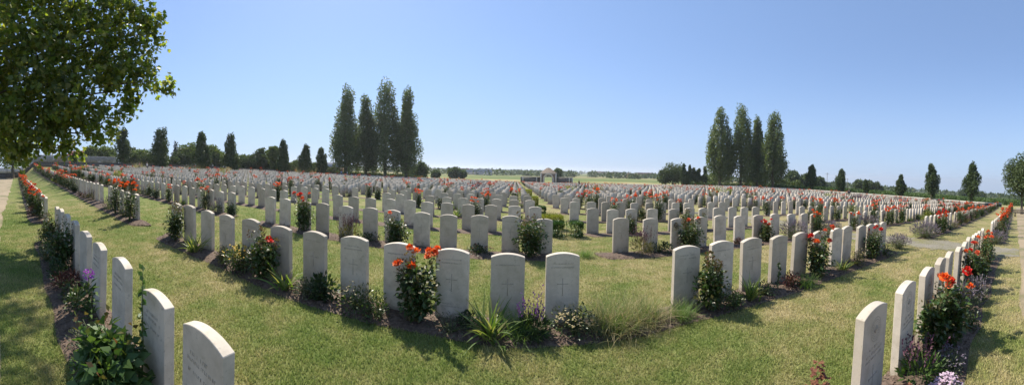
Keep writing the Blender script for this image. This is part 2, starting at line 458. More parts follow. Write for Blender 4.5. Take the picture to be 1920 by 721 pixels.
# ------------------------------------------------------------------ graves: where they stand
r0L = [-1.38, -2.01, -2.80, -3.51, -4.23, -5.05, -5.84, -6.55, -7.33]
r0R = [2.18, 2.84, 3.55, 4.13, 4.77, 5.45, 6.11, 6.76, 7.34, 8.0, 8.63, 9.37]
r1 = [-6.46, -5.84, -5.20, -4.56, -3.92, -3.23, -2.60, -1.96, -1.34, -.70, -.07, .55, 2.16, 2.72, 3.31, 3.91, 4.51, 5.04, 5.69, 6.14, 6.84, 7.29, 7.66, 8.08]
r2 = [-6.74, -6.15, -5.41, -4.81, -4.10, -3.40, -2.81, -2.10, -1.47, -.77, -.09, .64, 2.42, 3.16, 3.91, 4.58, 5.24, 5.93, 6.66, 7.44, 8.24, 8.93, 9.48]
r3 = [-6.05, -5.4, -4.75, -4.05, -3.33, -2.76, -2.12, -1.44, -.74, -.01, .62, 2.43, 3.08, 3.73, 4.46, 5.28, 5.91, 6.54, 7.15, 7.88, 8.5, 9.15]
STONES = []                                   # dict(row, x, y, run, n)
def add_run(k, lst, run):
    for n, x in enumerate(lst):
        STONES.append(dict(row=k, x=x, y=row_y(k, x) + rng.normal() * .012, run=run, n=n + 1))
def series(x0, x1, step, skip=.05):
    out = []; x = x0
    while (x - x1) * np.sign(step) < 0:
        if rng.random() > skip: out.append(x + rng.normal() * .02)
        x += step * rng.uniform(.96, 1.04)
    return out
for k in range(len(ROWY)):
    y = ROWY[k]; xmin, xmax = np.interp(y, EDGE_Y, XMIN), np.interp(y, EDGE_Y, XMAX)
    (l0, l1), (m0, m1), (q0, q1) = gaps(k)
    if k == 0:
        add_run(0, r0L, 'left'); add_run(0, r0R, 'right')
        add_run(0, series(-9.97, xmin, -.72, 0), 'far left'); add_run(0, series(12.59, xmax, .72, 0), 'far right')
        continue
    if k in (1, 2, 3):
        L = {1: r1, 2: r2, 3: r3}[k]
        add_run(k, [x for x in L if x < 1.3][::-1], 'left'); add_run(k, [x for x in L if x > 1.3], 'right')
    else:
        st = .66 + .02 * (k % 3)
        c0 = -.05 + (k % 2) * .02
        add_run(k, series(.62, l1, -st), 'left'); add_run(k, series(2.42, q0, .66), 'right')
    add_run(k, series({1: -8.29, 2: -8.62}.get(k, l0 - .15), xmin, -.66, .02 if k < 3 else .05), 'far left')
    add_run(k, series(q1 + .2, xmax, .67, .02 if k < 3 else .05), 'far right')
for s in STONES:
    s['r'] = math.hypot(s['x'], s['y']); s['px'] = X0 + F * math.atan2(s['x'], s['y'])
inview = [s for s in STONES if -10 < s['px'] < 1935]
inview.sort(key=lambda s: s['r'])
NEAR = inview[:300]; near_ids = set(id(s) for s in NEAR)
FARS = [s for s in STONES if id(s) not in near_ids]

# one headstone: upright slab with a shallow arched top
def stone_profile(W, H, sag, n):
    x = np.linspace(W / 2, -W / 2, n + 1)
    R = (W * W / 4 + sag * sag) / (2 * sag)
    z = H - R + np.sqrt(R * R - x * x)
    return np.r_[[[W / 2, -.18]], np.c_[x, z], [[-W / 2, -.18]]]
def headstone_mesh(n, bev):
    bm = bmesh.new()
    P = stone_profile(.381, .815, .040, n)
    vs = [bm.verts.new((x, -.038, z)) for x, z in P]
    f = bm.faces.new(vs)
    ex = bmesh.ops.extrude_face_region(bm, geom=[f])
    bmesh.ops.translate(bm, verts=[v for v in ex['geom'] if isinstance(v, bmesh.types.BMVert)], vec=(0, .076, 0))
    bmesh.ops.recalc_face_normals(bm, faces=bm.faces[:])
    if bev:
        bmesh.ops.bevel(bm, geom=[e for e in bm.edges if e.calc_face_angle(0) > .6], offset=.0035, segments=1, affect='EDGES')
    me = bpy.data.meshes.new('headstone'); bm.to_mesh(me); bm.free()
    me.materials.append(MAT['stone'])
    return me
HS = headstone_mesh(14, True)

ORD = ['', 'first', 'second', 'third', 'fourth', 'fifth', 'sixth', 'seventh', 'eighth', 'ninth', 'tenth', 'eleventh', 'twelfth', 'thirteenth', 'fourteenth', 'fifteenth', 'sixteenth',
       'seventeenth', 'eighteenth', 'nineteenth', 'twentieth']
TENS = {2: 'twenty', 3: 'thirty', 4: 'forty', 5: 'fifty', 6: 'sixty', 7: 'seventy', 8: 'eighty', 9: 'ninety'}
def ordinal(n):
    if n < 21: return ORD[n]
    t, u = divmod(n, 10)
    return (TENS[t][:-1] + 'ieth') if u == 0 else TENS[t] + '-' + ORD[u]
def rowname(k):
    return 'nearest row' if k == 0 else ordinal(k + 1) + ' row'
def spot(s):
    k, n, run = s['row'], s['n'], s['run']
    if k == 0:
        return {'left': f'{ordinal(n)} from the camera in the nearest left row', 'right': f'{ordinal(n)} from the camera in the nearest right row',
                'far left': f'{ordinal(n)} beyond the grass path in the nearest left row', 'far right': f'{ordinal(n)} beyond the gravel path in the nearest right row'}[run]
    return {'left': f'{ordinal(n)} left of the middle gap in the {rowname(k)}', 'right': f'{ordinal(n)} right of the middle gap in the {rowname(k)}',
            'far left': f'{ordinal(n)} beyond the left grass path in the {rowname(k)}', 'far right': f'{ordinal(n)} beyond the right gravel path in the {rowname(k)}'}[run]

# carvings -----------------------------------------------------------
def carve_cross(h, w, z, t=.006):
    mb = MB()
    mb.box((0, -.0388, z), (t, .0024, h)); mb.box((-w / 4 - t / 4, -.0388, z + h * .18), (w / 2 - t / 2, .0024, t)); mb.box((w / 4 + t / 4, -.0388, z + h * .18), (w / 2 - t / 2, .0024, t))
    for s_ in (-1, 1):
        mb.box((s_ * w / 2, -.0388, z + h * .18), (.004, .0022, t * 2.6))
    mb.box((0, -.0388, z + h / 2 + .001), (t * 2.6, .0022, .004)); mb.box((0, -.0388, z - h / 2 - .001), (t * 2.6, .0022, .004))
    return mb
def carve_lines(rows, r):
    """worn lettering, too weathered to read: short strokes in lines"""
    mb = MB()
    for z, w, hh in rows:
        x = -w / 2
        while x < w / 2:
            cw = hh * r.uniform(.35, .8)
            if r.random() < .86:
                kind = r.integers(0, 4); st = .0025
                if kind == 0: mb.box((x, -.0386, z), (st, .002, hh))
                elif kind == 1: mb.box((x, -.0386, z), (st, .002, hh)); mb.box((x + cw * .4, -.0387, z + hh * .4), (cw * .7, .002, st))
                elif kind == 2: mb.box((x, -.0386, z), (st, .002, hh)); mb.box((x + cw * .45, -.0387, z - hh * .4), (cw * .7, .002, st))
                else: mb.box((x, -.0386, z), (st, .002, hh)); mb.box((x + cw * .55, -.0387, z), (st, .002, hh)); mb.box((x + cw * .28, -.0388, z), (cw * .5, .0016, st))
            x += cw + hh * .3
    return mb
def carve_badge(z, rad, r):
    """round wreath of leaves with a plain device in the middle"""
    mb = MB()
    for ring, k, w in ((rad, 40, .004), (rad * .60, 26, .003)):
        a = np.linspace(0, 2 * PI, k + 1)
        for i in range(k):
            p, q = a[i], a[i + 1]
            V = [[math.cos(t) * rr, -.0394, z + math.sin(t) * rr * 1.12] for t, rr in ((p, ring - w), (p, ring), (q, ring), (q, ring - w))]
            mb.add(V, [[0, 1, 2, 3]])
    k = 22
    a = np.arange(k) * 2 * PI / k
    Cn = np.c_[np.cos(a) * rad * .80, np.full(k, -.0392), z + np.sin(a) * rad * .9]
    leaves(mb, Cn, np.c_[-np.sin(a + .5), np.zeros(k), np.cos(a + .5)], np.tile([0, -1., 0], (k, 1)), rad * .32, rad * .14, 0, 0)
    for s_ in (-.25, .0, .25):
        mb.box((s_ * rad, -.039, z - rad * .02), (rad * .10, .002, rad * (.75 - abs(s_))))
    mb.box((0, -.0392, z - rad * .05), (rad * .8, .002, rad * .1))
    return mb

def finish(s, o):
    k, x = s['row'], s['x']
    lean = rng.normal() * .011
    if k == 0: lean += .055 if x > 0 else -.02
    if k == 1 and x > 1.5: lean += .008 + .030 * min(1, (x - 1.5) / 4)
    yy = s['y'] + (math.sin(lean) * .72 if k < 2 else 0)
    o.location = (x, yy, g(x, yy) + rng.normal() * .006)
    o.rotation_euler = (lean, rng.normal() * .009, rng.normal() * .018)
    o.scale = (1, 1, 1 + rng.normal() * .013)

cross_r = np.random.default_rng(5)
for i, s in enumerate(NEAR):
    o = link('headstone', HS)
    finish(s, o)
    look = 'pale arched headstone'
    deco = None
    if s['row'] == 0 and s['run'] == 'right' and s['n'] <= 6: deco = 'badge'
    elif s['row'] == 0 and s['run'] == 'left' and s['n'] <= 4: deco = 'text'
    elif s['row'] == 1 and s['run'] in ('left', 'right') and s['n'] <= 9: deco = 'cross'
    elif s['row'] == 2 and s['run'] in ('left', 'right') and s['n'] <= 7: deco = 'cross'
    if deco == 'cross': look = 'cross-carved pale headstone'
    if deco == 'badge': look = 'badge-carved pale headstone'
    tag(o, look + ', ' + spot(s), 'headstone', 'pale headstones standing in rows')
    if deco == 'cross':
        carve_cross(.19, .125, .44).build('carved_cross', MAT['engrave_shade'], o)
        carve_lines([(.70, .22, .016), (.66, .26, .016)] if s['n'] % 2 else [(.69, .27, .014)], cross_r).build('lettering', MAT['engrave_shade'], o)
        if s['n'] % 3 == 0: carve_lines([(.20, .2, .014), (.17, .24, .014)], cross_r).build('lettering', MAT['engrave_shade'], o)
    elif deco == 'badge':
        carve_badge(.645, .082, cross_r).build('carved_badge', MAT['engrave_shade'], o)
        carve_lines([(.515, .16, .02), (.475, .25, .018), (.435, .27, .016)], cross_r).build('lettering', MAT['engrave_shade'], o)
        carve_cross(.25, .13, .24, .007).build('carved_cross', MAT['engrave_shade'], o)
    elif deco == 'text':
        carve_lines([(.66, .2, .02), (.62, .26, .018), (.56, .24, .018)], cross_r).build('lettering', MAT['engrave_shade'], o)

# the thousands further back, as one body
P = stone_profile(.381, .815, .042, 5); k = len(P)
base = np.r_[np.c_[P[:, 0], np.full(k, -.038), P[:, 1]], np.c_[P[:, 0], np.full(k, .038), P[:, 1]]]
nf = len(FARS)
xy = np.array([[s['x'], s['y']] for s in FARS]); zz = G(xy[:, 0], xy[:, 1]) + rng.normal(size=nf) * .012
rz = rng.normal(size=nf) * .015; ca, sa = np.cos(rz)[:, None], np.sin(rz)[:, None]
sz = 1 + rng.normal(size=nf)[:, None] * .01
V = np.stack([base[None, :, 0] * ca - base[None, :, 1] * sa + xy[:, :1], base[None, :, 0] * sa + base[None, :, 1] * ca + xy[:, 1:], base[None, :, 2] * sz + zz[:, None]], -1)
fb = MB(); fb.v.append(V.reshape(-1, 3)); fb.n = nf * 2 * k
o0 = np.arange(nf)[:, None] * 2 * k
fb.f.append((o0 + np.arange(k)[None], 0)); fb.f.append((o0 + k + np.arange(k)[None, ::-1], 0))
j = np.arange(k); j2 = (j + 1) % k
side = np.stack([j2, j, k + j, k + j2], -1)
fb.f.append(((o0[:, :, None] + side[None]).reshape(-1, 4), 0))
tag(fb.build('headstones', MAT['far_stone']), 'thousands of pale headstones filling the slope behind the nearer rows', 'headstones', kind='stuff')

# ------------------------------------------------------------------ flower beds of bare soil in front of each row
def make_beds():
    for k in range(len(ROWY)):
        y = ROWY[k]; xmin, xmax = float(np.interp(y, EDGE_Y, XMIN)), float(np.interp(y, EDGE_Y, XMAX))
        (l0, l1), (m0, m1), (q0, q1) = gaps(k)
        if k == 0: segs = [(xmin, l0 + .1), (l1 + .1, -.6), (.9, q0), (q1, xmax)]
        elif k < 3: segs = [(xmin, l0 + .1), (l1 - .15, q0 + .1), (q1 - .2, xmax)]
        else: segs = [(xmin, l0 + .1), (l1 - .1, m0 + .1), (m1 - .05, q0), (q1, xmax)]
        if k == 2: segs = [(xmin, l0 + .1), (l1 - .15, m0 + .1), (m1 - .35, q0 + .1), (q1 - .2, xmax)]
        wf = smooth_wobble(50 + k, amp=.07, freq=2.); wb = smooth_wobble(90 + k, amp=.05, freq=2.)
        mb = MB()
        for a, b_ in segs:
            n = max(6, int((b_ - a) / (.07 if k < 3 else .25)))
            n = min(n, 420)
            x = np.linspace(a, b_, n)
            wid = .55 if k == 0 else (.47 if k == 1 else .58)
            yb = np.array([row_y(k, q) for q in x])
            endt = np.clip(np.minimum(x - a, b_ - x) / .25, 0.05, 1) ** .5
            yf = yb + .05 - (wid + .05) * endt + wf(x); yk = yb + .05 + .09 * endt + wb(x)
            ny = 7; t = np.linspace(0, 1, ny)
            Y = yf[:, None] * (1 - t) + yk[:, None] * t; X = np.repeat(x[:, None], ny, 1)
            md = .035 if k < 3 else .02
            Z = G(X, Y) + .006 + (np.sin(t * PI) ** .5)[None] * md + rng.normal(size=X.shape) * md * .25 * (np.sin(t * PI) > .1)[None]
            i = np.arange(n - 1)[:, None] * ny; j = np.arange(ny - 1)[None]
            mb.add(np.stack([X, Y, Z], -1), np.stack([i + j, i + ny + j, i + ny + j + 1, i + j + 1], -1).reshape(-1, 4))
            BED.append((k, a, b_, wid, wf, wb))
        tag(mb.build('flower_bed', MAT['soil'], smooth=True), None, None, kind='structure')
make_beds()
def in_bed(x, y):
    """True where a soil bed lies"""
    res = np.zeros(len(x), bool)
    for k, a, b_, wid, wf, wb in BED:
        if k > 4: continue
        q = (x > a) & (x < b_)
        if not q.any(): continue
        yb = np.where(x < 0, row_y(k, -1), row_y(k, 5)) if k == 0 else np.full(len(x), ROWY[k])
        endt = np.clip(np.minimum(x - a, b_ - x) / .25, 0.05, 1) ** .5
        res |= q & (y > yb + .06 - (wid + .05) * endt + wf(x)) & (y < yb + .04 + .09 * endt + wb(x))
    return res

# bark chips scattered on the nearest beds
def mulch():
    n = 30000
    x = rng.uniform(-9, 9, n); k = rng.integers(0, 3, n)
    yb = np.array(ROWY)[k]; y = yb + rng.uniform(-.65, .14, n)
    q = in_bed(x, y) & (np.hypot(x, y) < 9.5); x, y = x[q], y[q]; n = len(x)
    C = np.c_[x, y, G(x, y) + .035 + rng.uniform(-.01, .015, n)]
    D = rvec(n, rng); D[:, 2] *= .3; N = rvec(n, rng) * .5 + [0, 0, 1]
    mb = MB(); leaves(mb, C, D, N, rng.uniform(.015, .05, n), rng.uniform(.01, .022, n), 0, 0)
    tag(mb.build('bark_mulch', MAT['mulch']), 'brown bark chips strewn over the nearest flower beds', 'mulch', kind='stuff')
mulch()

# mown grass of the nearer lawn
def turf():
    N0 = 1200000
    th = rng.uniform(-1.75, 1.70, N0); r = .1 + 15.8 * rng.random(N0)
    keep = rng.random(N0) < np.clip((2.6 / r) ** .75, .12, 1) * np.clip(r / 2, .05, 1) * np.clip((15.9 - r) / 6, 0, 1)
    x, y = (r * np.sin(th))[keep], (r * np.cos(th))[keep]
    ok = ~in_bed(x, y) & (y > path_edge(x) - .05 * rng.random(len(x))) & ~((x > 9.7) & (x < 11.6))
    x, y = x[ok], y[ok]; n = len(x)
    C = np.c_[x, y, G(x, y) - .004]
    D = rvec(n, rng) * .55; D[:, 2] = np.abs(D[:, 2]) + .55
    D = unit(D); L = rng.uniform(.02, .05, n); S = unit(np.cross(D, rvec(n, rng))); W = rng.uniform(.0022, .0045, n) * (1 + np.hypot(x, y) / 7)
    V = np.stack([C - S * W[:, None], C + S * W[:, None], C + D * L[:, None]], 1)
    mb = MB(); mb.add(V, np.arange(n * 3).reshape(n, 3))
    m, nt, b, o = newmat('grass_blades')
    ge = nt.nodes.new('ShaderNodeNewGeometry')
    f1 = mixc(nt, .5, noise(nt, .16, 3, .5), noise(nt, .55, 6, .6)); f2 = noise(nt, 2.4, 4, .6)
    patch = mixc(nt, .36, f1, f2)
    jit = mixc(nt, .09, patch, ge.outputs['Random Per Island'])
    jit = drier(nt, jit)
    c = ramp(nt, jit, [(.37, (.185, .265, .058)), (.45, (.27, .315, .09)), (.52, (.40, .375, .15)), (.60, (.56, .47, .25))])
    nt.links.new(c, b.inputs['Base Color']); b.inputs['Roughness'].default_value = .6; b.inputs['Specular IOR Level'].default_value = .25
    t = nt.nodes.new('ShaderNodeBsdfTranslucent'); nt.links.new(c, t.inputs[0])
    mx = nt.nodes.new('ShaderNodeMixShader'); mx.inputs[0].default_value = .35
    nt.links.new(b.outputs[0], mx.inputs[1]); nt.links.new(t.outputs[0], mx.inputs[2]); nt.links.new(mx.outputs[0], o.inputs[0])
    tag(mb.build('grass', m), 'short mown lawn grass, green with dry straw patches', 'grass', kind='stuff')
    print('turf blades', n)
turf()

# ------------------------------------------------------------------ plants
# each builder returns [(part name, [materials], MB), ...] for a plant standing at the origin
def blob_pts(n, c, rad, r, shell=.5):
    d = rvec(n, r); q = r.random(n) ** shell
    return np.asarray(c) + d * q[:, None] * np.asarray(rad), d

def bloom(c, size, r, mi=0, mb=None):
    """double rose: three rings of cupped petals"""
    mb = mb or MB()
    tilt = unit(np.array([r.normal() * .35, -.25 + r.normal() * .35, 1.]))
    a1 = unit(np.cross(tilt, [.3, 1, .1])); a2 = np.cross(tilt, a1)
    for k, (rad, up, ln) in enumerate(((.50, .05, .62), (.32, .22, .55), (.14, .34, .45))):
        m = 6 - k; a = np.arange(m) * 2 * PI / m + r.random() * 6
        D = a1 * np.cos(a)[:, None] + a2 * np.sin(a)[:, None]
        Cn = np.asarray(c) + D * size * rad * .15 + tilt * size * up * .4
        leaves(mb, Cn, D * rad * 2 + tilt * (.35 + .6 * k), np.tile(tilt, (m, 1)), size * ln, size * .62, mi, -.22)
    return mb

def rose_bush(h=.8, w=.5, nb=7, bmat='orange', seed=0, leaf=.052, dens=1., young=.15, lm='rose_leaf', dark=.0):
    dens *= 1.55; leaf *= 1.12; w *= 1.1
    r = np.random.default_rng(seed)
    st = MB(); fo = MB(); tops = []
    ns = 7
    for i in range(ns):
        a = r.random() * 6.28; sp = r.uniform(.25, 1) * w * .5
        e = np.array([math.cos(a) * sp, math.sin(a) * sp * .8, h * r.uniform(.72, .98)])
        m_ = np.array([e[0] * .35, e[1] * .35, e[2] * .5])
        P = np.array([[e[0] * .08, e[1] * .08, -.03], m_ * .6 + [0, 0, .03], m_ * 1.2, e])
        st.tube(P, [.009, .008, .006, .003], 5)
        tops.append(e)
        n = int(60 * dens)
        t = r.uniform(.15, .9, n)
        pos = np.stack([np.interp(t, [0, .33, .66, 1], P[:, q]) for q in range(3)], 1)
        out = rvec(n, r); out[:, 2] = out[:, 2] * .6
        pos = pos + out * (w * .17 * (1.15 - .6 * t))[:, None]
        leaves(fo, pos, out + [0, 0, .1], rvec(n, r) * .6 + [0, 0, .8], leaf * r.uniform(.7, 1.25, n), leaf * .68 * r.uniform(.8, 1.2, n), (r.random(n) < young * t).astype(int)[0] * 0)
        ny = int(n * young)
        if ny:
            pos = e + rvec(ny, r) * [.05, .05, .07]
            leaves(fo, pos, rvec(ny, r) + [0, 0, .6], rvec(ny, r), leaf * .6, leaf * .35, 1)
    n = int(170 * dens)
    pos, d = blob_pts(n, (0, 0, h * .40), (w * .48, w * .42, h * .33), r, .4)
    leaves(fo, pos, d * .6 + rvec(n, r) * .6, rvec(n, r) * .6 + [0, 0, .8], leaf * r.uniform(.8, 1.3, n), leaf * .7, 0)
    fo.merge(st, None, [2])
    parts = [('foliage', [lm, 'young_leaf', 'stem'], fo)]
    for i in range(nb):
        e = tops[i % ns] if i < ns else tops[r.integers(ns)]
        c = e + np.array([r.normal() * .045, r.normal() * .045, r.uniform(.01, .10)])
        parts.append(('rose_bloom', [bmat if not isinstance(bmat, (list, tuple)) else bmat[i % len(bmat)]], bloom(c, r.uniform(.075, .115), r)))
    return parts

def lavender(h=.45, w=.7, seed=0, tip='mauve', n=330):
    r = np.random.default_rng(seed)
    D = rvec(n, r); D[:, 2] = np.abs(D[:, 2]) + .45; D = unit(D)
    C = np.c_[r.normal(size=(n, 2)) * w * .07, np.zeros(n)]
    L = h * r.uniform(.75, 1.15, n)
    fo = MB(); blades(fo, C, D, L * .85, .007, .25, r, 2)
    m = int(n * 1.3); pos, d = blob_pts(m, (0, 0, h * .33), (w * .42, w * .42, h * .40), r, .35)
    leaves(fo, pos, d + [0, 0, .5], rvec(m, r), h * .16, .012)
    sp = MB(); E = C + D * (L * .86)[:, None]
    leaves(sp, E, D + rvec(n, r) * .15, rvec(n, r), L * .2, .014); leaves(sp, E, D + rvec(n, r) * .15, rvec(n, r), L * .18, .014)
    return [('foliage', ['grey_leaf'], fo), ('blossom', [tip], sp)]

def salvia(h=.5, w=.35, seed=0, tip='plum', lm='rose_leaf', n=34, body=.55):
    r = np.random.default_rng(seed)
    fo = MB(); m = 260
    pos, d = blob_pts(m, (0, 0, h * body * .5), (w * .5, w * .5, h * body * .5), r, .4)
    leaves(fo, pos, d + [0, 0, .5], rvec(m, r), .07, .022)
    sp = MB()
    D = np.c_[r.normal(size=(n, 2)) * .22, np.ones(n)]; D = unit(D)
    C = np.c_[r.normal(size=(n, 2)) * w * .2, np.full(n, .02)]
    L = h * r.uniform(.75, 1.1, n)
    blades(fo, C, D, L, .006, .05, r, 2)
    for q in range(9):
        t = .58 + q * .045
        P = C + D * (L * t)[:, None]
        leaves(sp, P, D * .8 + rvec(n, r) * .7, rvec(n, r), .030, .018)
    return [('foliage', [lm], fo), ('blossom', [tip], sp)]

def iris(h=.45, seed=0, n=34, mat='strap', wid=.026, bend=1.1):
    n = int(n * 1.5)
    r = np.random.default_rng(seed)
    D = np.c_[r.normal(size=(n, 2)) * .42, np.ones(n)]
    C = np.c_[r.normal(size=(n, 2)) * .045, np.zeros(n) - .01]
    n = len(C); mb = MB(); blades(mb, C, D, h * r.uniform(.7, 1.25, n), 1.35 * wid * r.uniform(.7, 1.2, n), bend * r.uniform(.2, 1.2, n), r, 5)
    return [('foliage', [mat], mb)]

def grass_tuft(h=.35, w=.3, seed=0, n=420, mat='straw', bend=1.0, wid=.005):
    r = np.random.default_rng(seed)
    D = np.c_[r.normal(size=(n, 2)) * .55, np.ones(n)]
    C = np.c_[r.normal(size=(n, 2)) * w * .28, np.zeros(n)]
    mb = MB(); blades(mb, C, D, h * r.uniform(.55, 1.3, n), wid, bend * r.uniform(.2, 1.3, n), r, 4)
    if mat == 'straw' and wid < .02:           # green blades still in the heart of the tuft
        m = n // 2; D = np.c_[r.normal(size=(m, 2)) * .4, np.ones(m)]
        blades(mb, np.c_[r.normal(size=(m, 2)) * w * .25, np.zeros(m)], D, h * r.uniform(.5, 1.1, m), wid, bend * r.uniform(.1, .9, m), r, 4, 1)
        return [('foliage', ['straw', 'tuft'], mb)]
    return [('foliage', [mat], mb)]

def mound(h=.22, w=.4, seed=0, n=420, lm='dark_leaf', leaf=.032, flower=None, nf=40, fs=.022, top=False):
    r = np.random.default_rng(seed)
    fo = MB()
    for k in range(4):
        c = np.array([r.normal() * w * .18, r.normal() * w * .14, h * r.uniform(.3, .45)])
        pos, d = blob_pts(n // 4, c, (w * .34, w * .3, h * .52), r, .4); pos[:, 2] = np.maximum(pos[:, 2], .005)
        leaves(fo, pos, d + rvec(n // 4, r) * .6 + [0, 0, .3], rvec(n // 4, r) * .7 + [0, 0, .7], leaf * r.uniform(.7, 1.3, n // 4), leaf * .6)
    for k in range(16):                     # woody stems that carry the mound
        a = k * 2.4; q = w * .40 * (k / 16) ** .5; e = np.array([math.cos(a) * q, math.sin(a) * q * .85, h * r.uniform(.5, .85) * (1 - .35 * k / 16)])
        fo.tube([[0, 0, -.01], e * [.5, .5, .62], e], [.006, .005, .003], 4, 1)
    parts = [('foliage', [lm, 'stem'], fo)]
    if flower:
        fl = MB(); a = r.random(nf) * 6.28; q = r.random(nf) ** .5
        P = np.c_[np.cos(a) * q * w * .45, np.sin(a) * q * w * .4, h * (1.0 - .45 * q ** 2) * r.uniform(.85, 1.15, nf)]
        for s_ in range(3):
            leaves(fl, P, rvec(nf, r) * [1, 1, .3], np.tile([0, 0, 1.], (nf, 1)), fs, fs * .9, 0, -.1)
        parts.append(('blossoms', [flower], fl))
    return parts

def clipped(h=.35, lx=.8, ly=.45, seed=0, n=2600, lm='hedge', round_=.45, leaf=.03):
    r = np.random.default_rng(seed)
    n = int(n * 1.6); leaf *= 1.75
    d = rvec(n, r); d = np.sign(d) * np.abs(d) ** round_
    d = d / np.maximum(np.abs(d).max(1, keepdims=True), .001) * np.minimum(1, np.linalg.norm(d, axis=1, keepdims=True))
    pos = d * [lx / 2, ly / 2, h / 2] * r.uniform(.82, 1.04, (n, 1)) + [0, 0, h / 2]
    fo = MB(); leaves(fo, pos, d + rvec(n, r) * .9, rvec(n, r), leaf * r.uniform(.7, 1.2, n), leaf * .6)
    st = MB()
    for i in range(5):
        st.tube([[lx * .3 * (i - 2) / 2, 0, -.02], [lx * .34 * (i - 2) / 2, 0, h * .8]], [.012, .006], 5)
    fo.merge(st, None, [1])
    return [('foliage', [lm, 'stem'], fo)]

def phlox(h=.5, seed=0):
    r = np.random.default_rng(seed)
    st = MB(); st.tube([[0, 0, 0], [.01, 0, h * .5], [.0, 0, h * .92]], [.006, .005, .004], 5)
    st.tube([[.02, .01, 0], [.06, .02, h * .7]], [.006, .003], 5); st.tube([[-.02, .01, 0], [-.06, .02, h * .62]], [.006, .003], 5)
    fo = MB(); n = 70; t = r.uniform(.1, .85, n)
    D = rvec(n, r); D[:, 2] = D[:, 2] * .3 + .1
    leaves(fo, np.c_[r.normal(size=(n, 2)) * .03, t * h], D, np.tile([0, 0, 1.], (n, 1)), .11, .032)
    fl = MB(); m = 60; pos, d = blob_pts(m, (0, 0, h * .97), (.055, .055, .045), r, .3)
    leaves(fl, pos, d, rvec(m, r), .026, .024)
    fo.merge(st, None, [1])
    return [('foliage', ['fresh_leaf', 'stem'], fo), ('flower_head', ['violet'], fl)]

def whip(h, seed=0):
    """long upright leafy shoot"""
    r = np.random.default_rng(seed)
    st = MB(); P = np.array([[0, 0, 0], [.03, .01, h * .4], [.05, .0, h * .75], [.02, .02, h]]); st.tube(P, [.007, .006, .004, .002], 5)
    n = 42; t = r.uniform(.35, 1, n); pos = np.stack([np.interp(t, [0, .4, .75, 1], P[:, q]) for q in range(3)], 1)
    fo = MB(); D = rvec(n, r); leaves(fo, pos, D, rvec(n, r) + [0, 0, .8], .05, .034)
    fo.merge(st, None, [1])
    return [('foliage', ['rose_leaf', 'stem'], fo)]

def place_parts(name, parts, loc, rz, label, cat, group=None, scale=1.):
    root = empty(name, loc, rz, label, cat, group); root.scale = (scale,) * 3
    for pn, mats, mb in parts:
        mb.build(pn, [MAT[q] for q in mats], root)
    return root

def merged(parts):
    """whole plant as one MB plus its material list"""
    mats = []; out = MB()
    for pn, ms, mb in parts:
        mp = []
        for q in ms:
            if q not in mats: mats.append(q)
            mp.append(mats.index(q))
        out.merge(mb, None, mp)
    return out, mats

OCC = []            # (x, y, radius) of planted spots
def plant(name, parts, k, px, label, cat, group=None, dy=-.28, rz=0., x=None):
    y = row_y(k, -1 if px < 960 else 3) + dy
    if x is None: x = y * math.tan((px - X0) / F)
    OCC.append((k, x))
    return place_parts(name, parts, (x, y, g(x, y) + .02), rz, label, cat, group)
RG, TG, MG = 'rose bushes in the flower beds', 'leafy tufts in the flower beds', 'low bed plants'
# --- nearest row, left side
ra = rose_bush(.60, .52, 0, 'orange', 1, .085, 1.15, .05, 'fresh_leaf')
ra[0][2].merge(whip(.98, 3)[0][2], xf((.02, .2, 0)), [0, 2])
plant('rose_bush', ra, 0, 205, 'large broad-leaved bush without blooms and with one tall shoot, beside the nearest headstones', 'rose bush', RG, dy=-.32)
plant('ground_cover', mound(.28, .5, 2, 700, 'grey_leaf', .026), 0, 135, 'low grey-green sprawling plant between the violet flower and the big leafy bush', 'ground cover', MG, dy=-.34, x=-2.75)
plant('phlox', phlox(.55, 3), 0, 142, 'single upright plant with a violet flower head by the headstones', 'flower', None, dy=-.2, x=-3.25)
plant('ground_cover', mound(.25, .6, 4, 600, 'maroon_leaf', .04), 0, 100, 'dark maroon low plant in deep shade behind the violet flower', 'ground cover', MG, dy=-.3, x=-4.25)
plant('rose_bush', rose_bush(.82, .6, 0, 'orange', 5, .055, 1.3, .1), 0, 112, 'dense dark green bush without blooms, tallest at the bed beside the grass path', 'rose bush', RG, dy=-.22, x=-5.15)
plant('ground_cover', mound(.36, .6, 6, 650, 'grey_leaf', .03, 'cream', 22, .02), 0, 85, 'grey-green bush with few cream flowers at the shaded bed edge', 'ground cover', MG, dy=-.42, x=-5.6)
plant('rose_bush', rose_bush(.75, .5, 0, 'orange', 8, .05, 1.2, .2), 0, 95, 'green bush without blooms next to the two last headstones before the grass path', 'rose bush', RG, dy=-.25, x=-6.6)
plant('rose_bush', rose_bush(1.0, .5, 6, 'orange', 9, .05, 1.2, .2), 0, 78, 'rose bush with a flat orange cluster on top just past the grass path', 'rose bush', RG, dy=-.2, x=-10.3)
plant('ground_cover', mound(.4, .6, 10, 600, 'maroon_leaf', .04), 0, 60, 'maroon leafy mound at the bed end past the grass path', 'ground cover', MG, dy=-.35, x=-11.1)
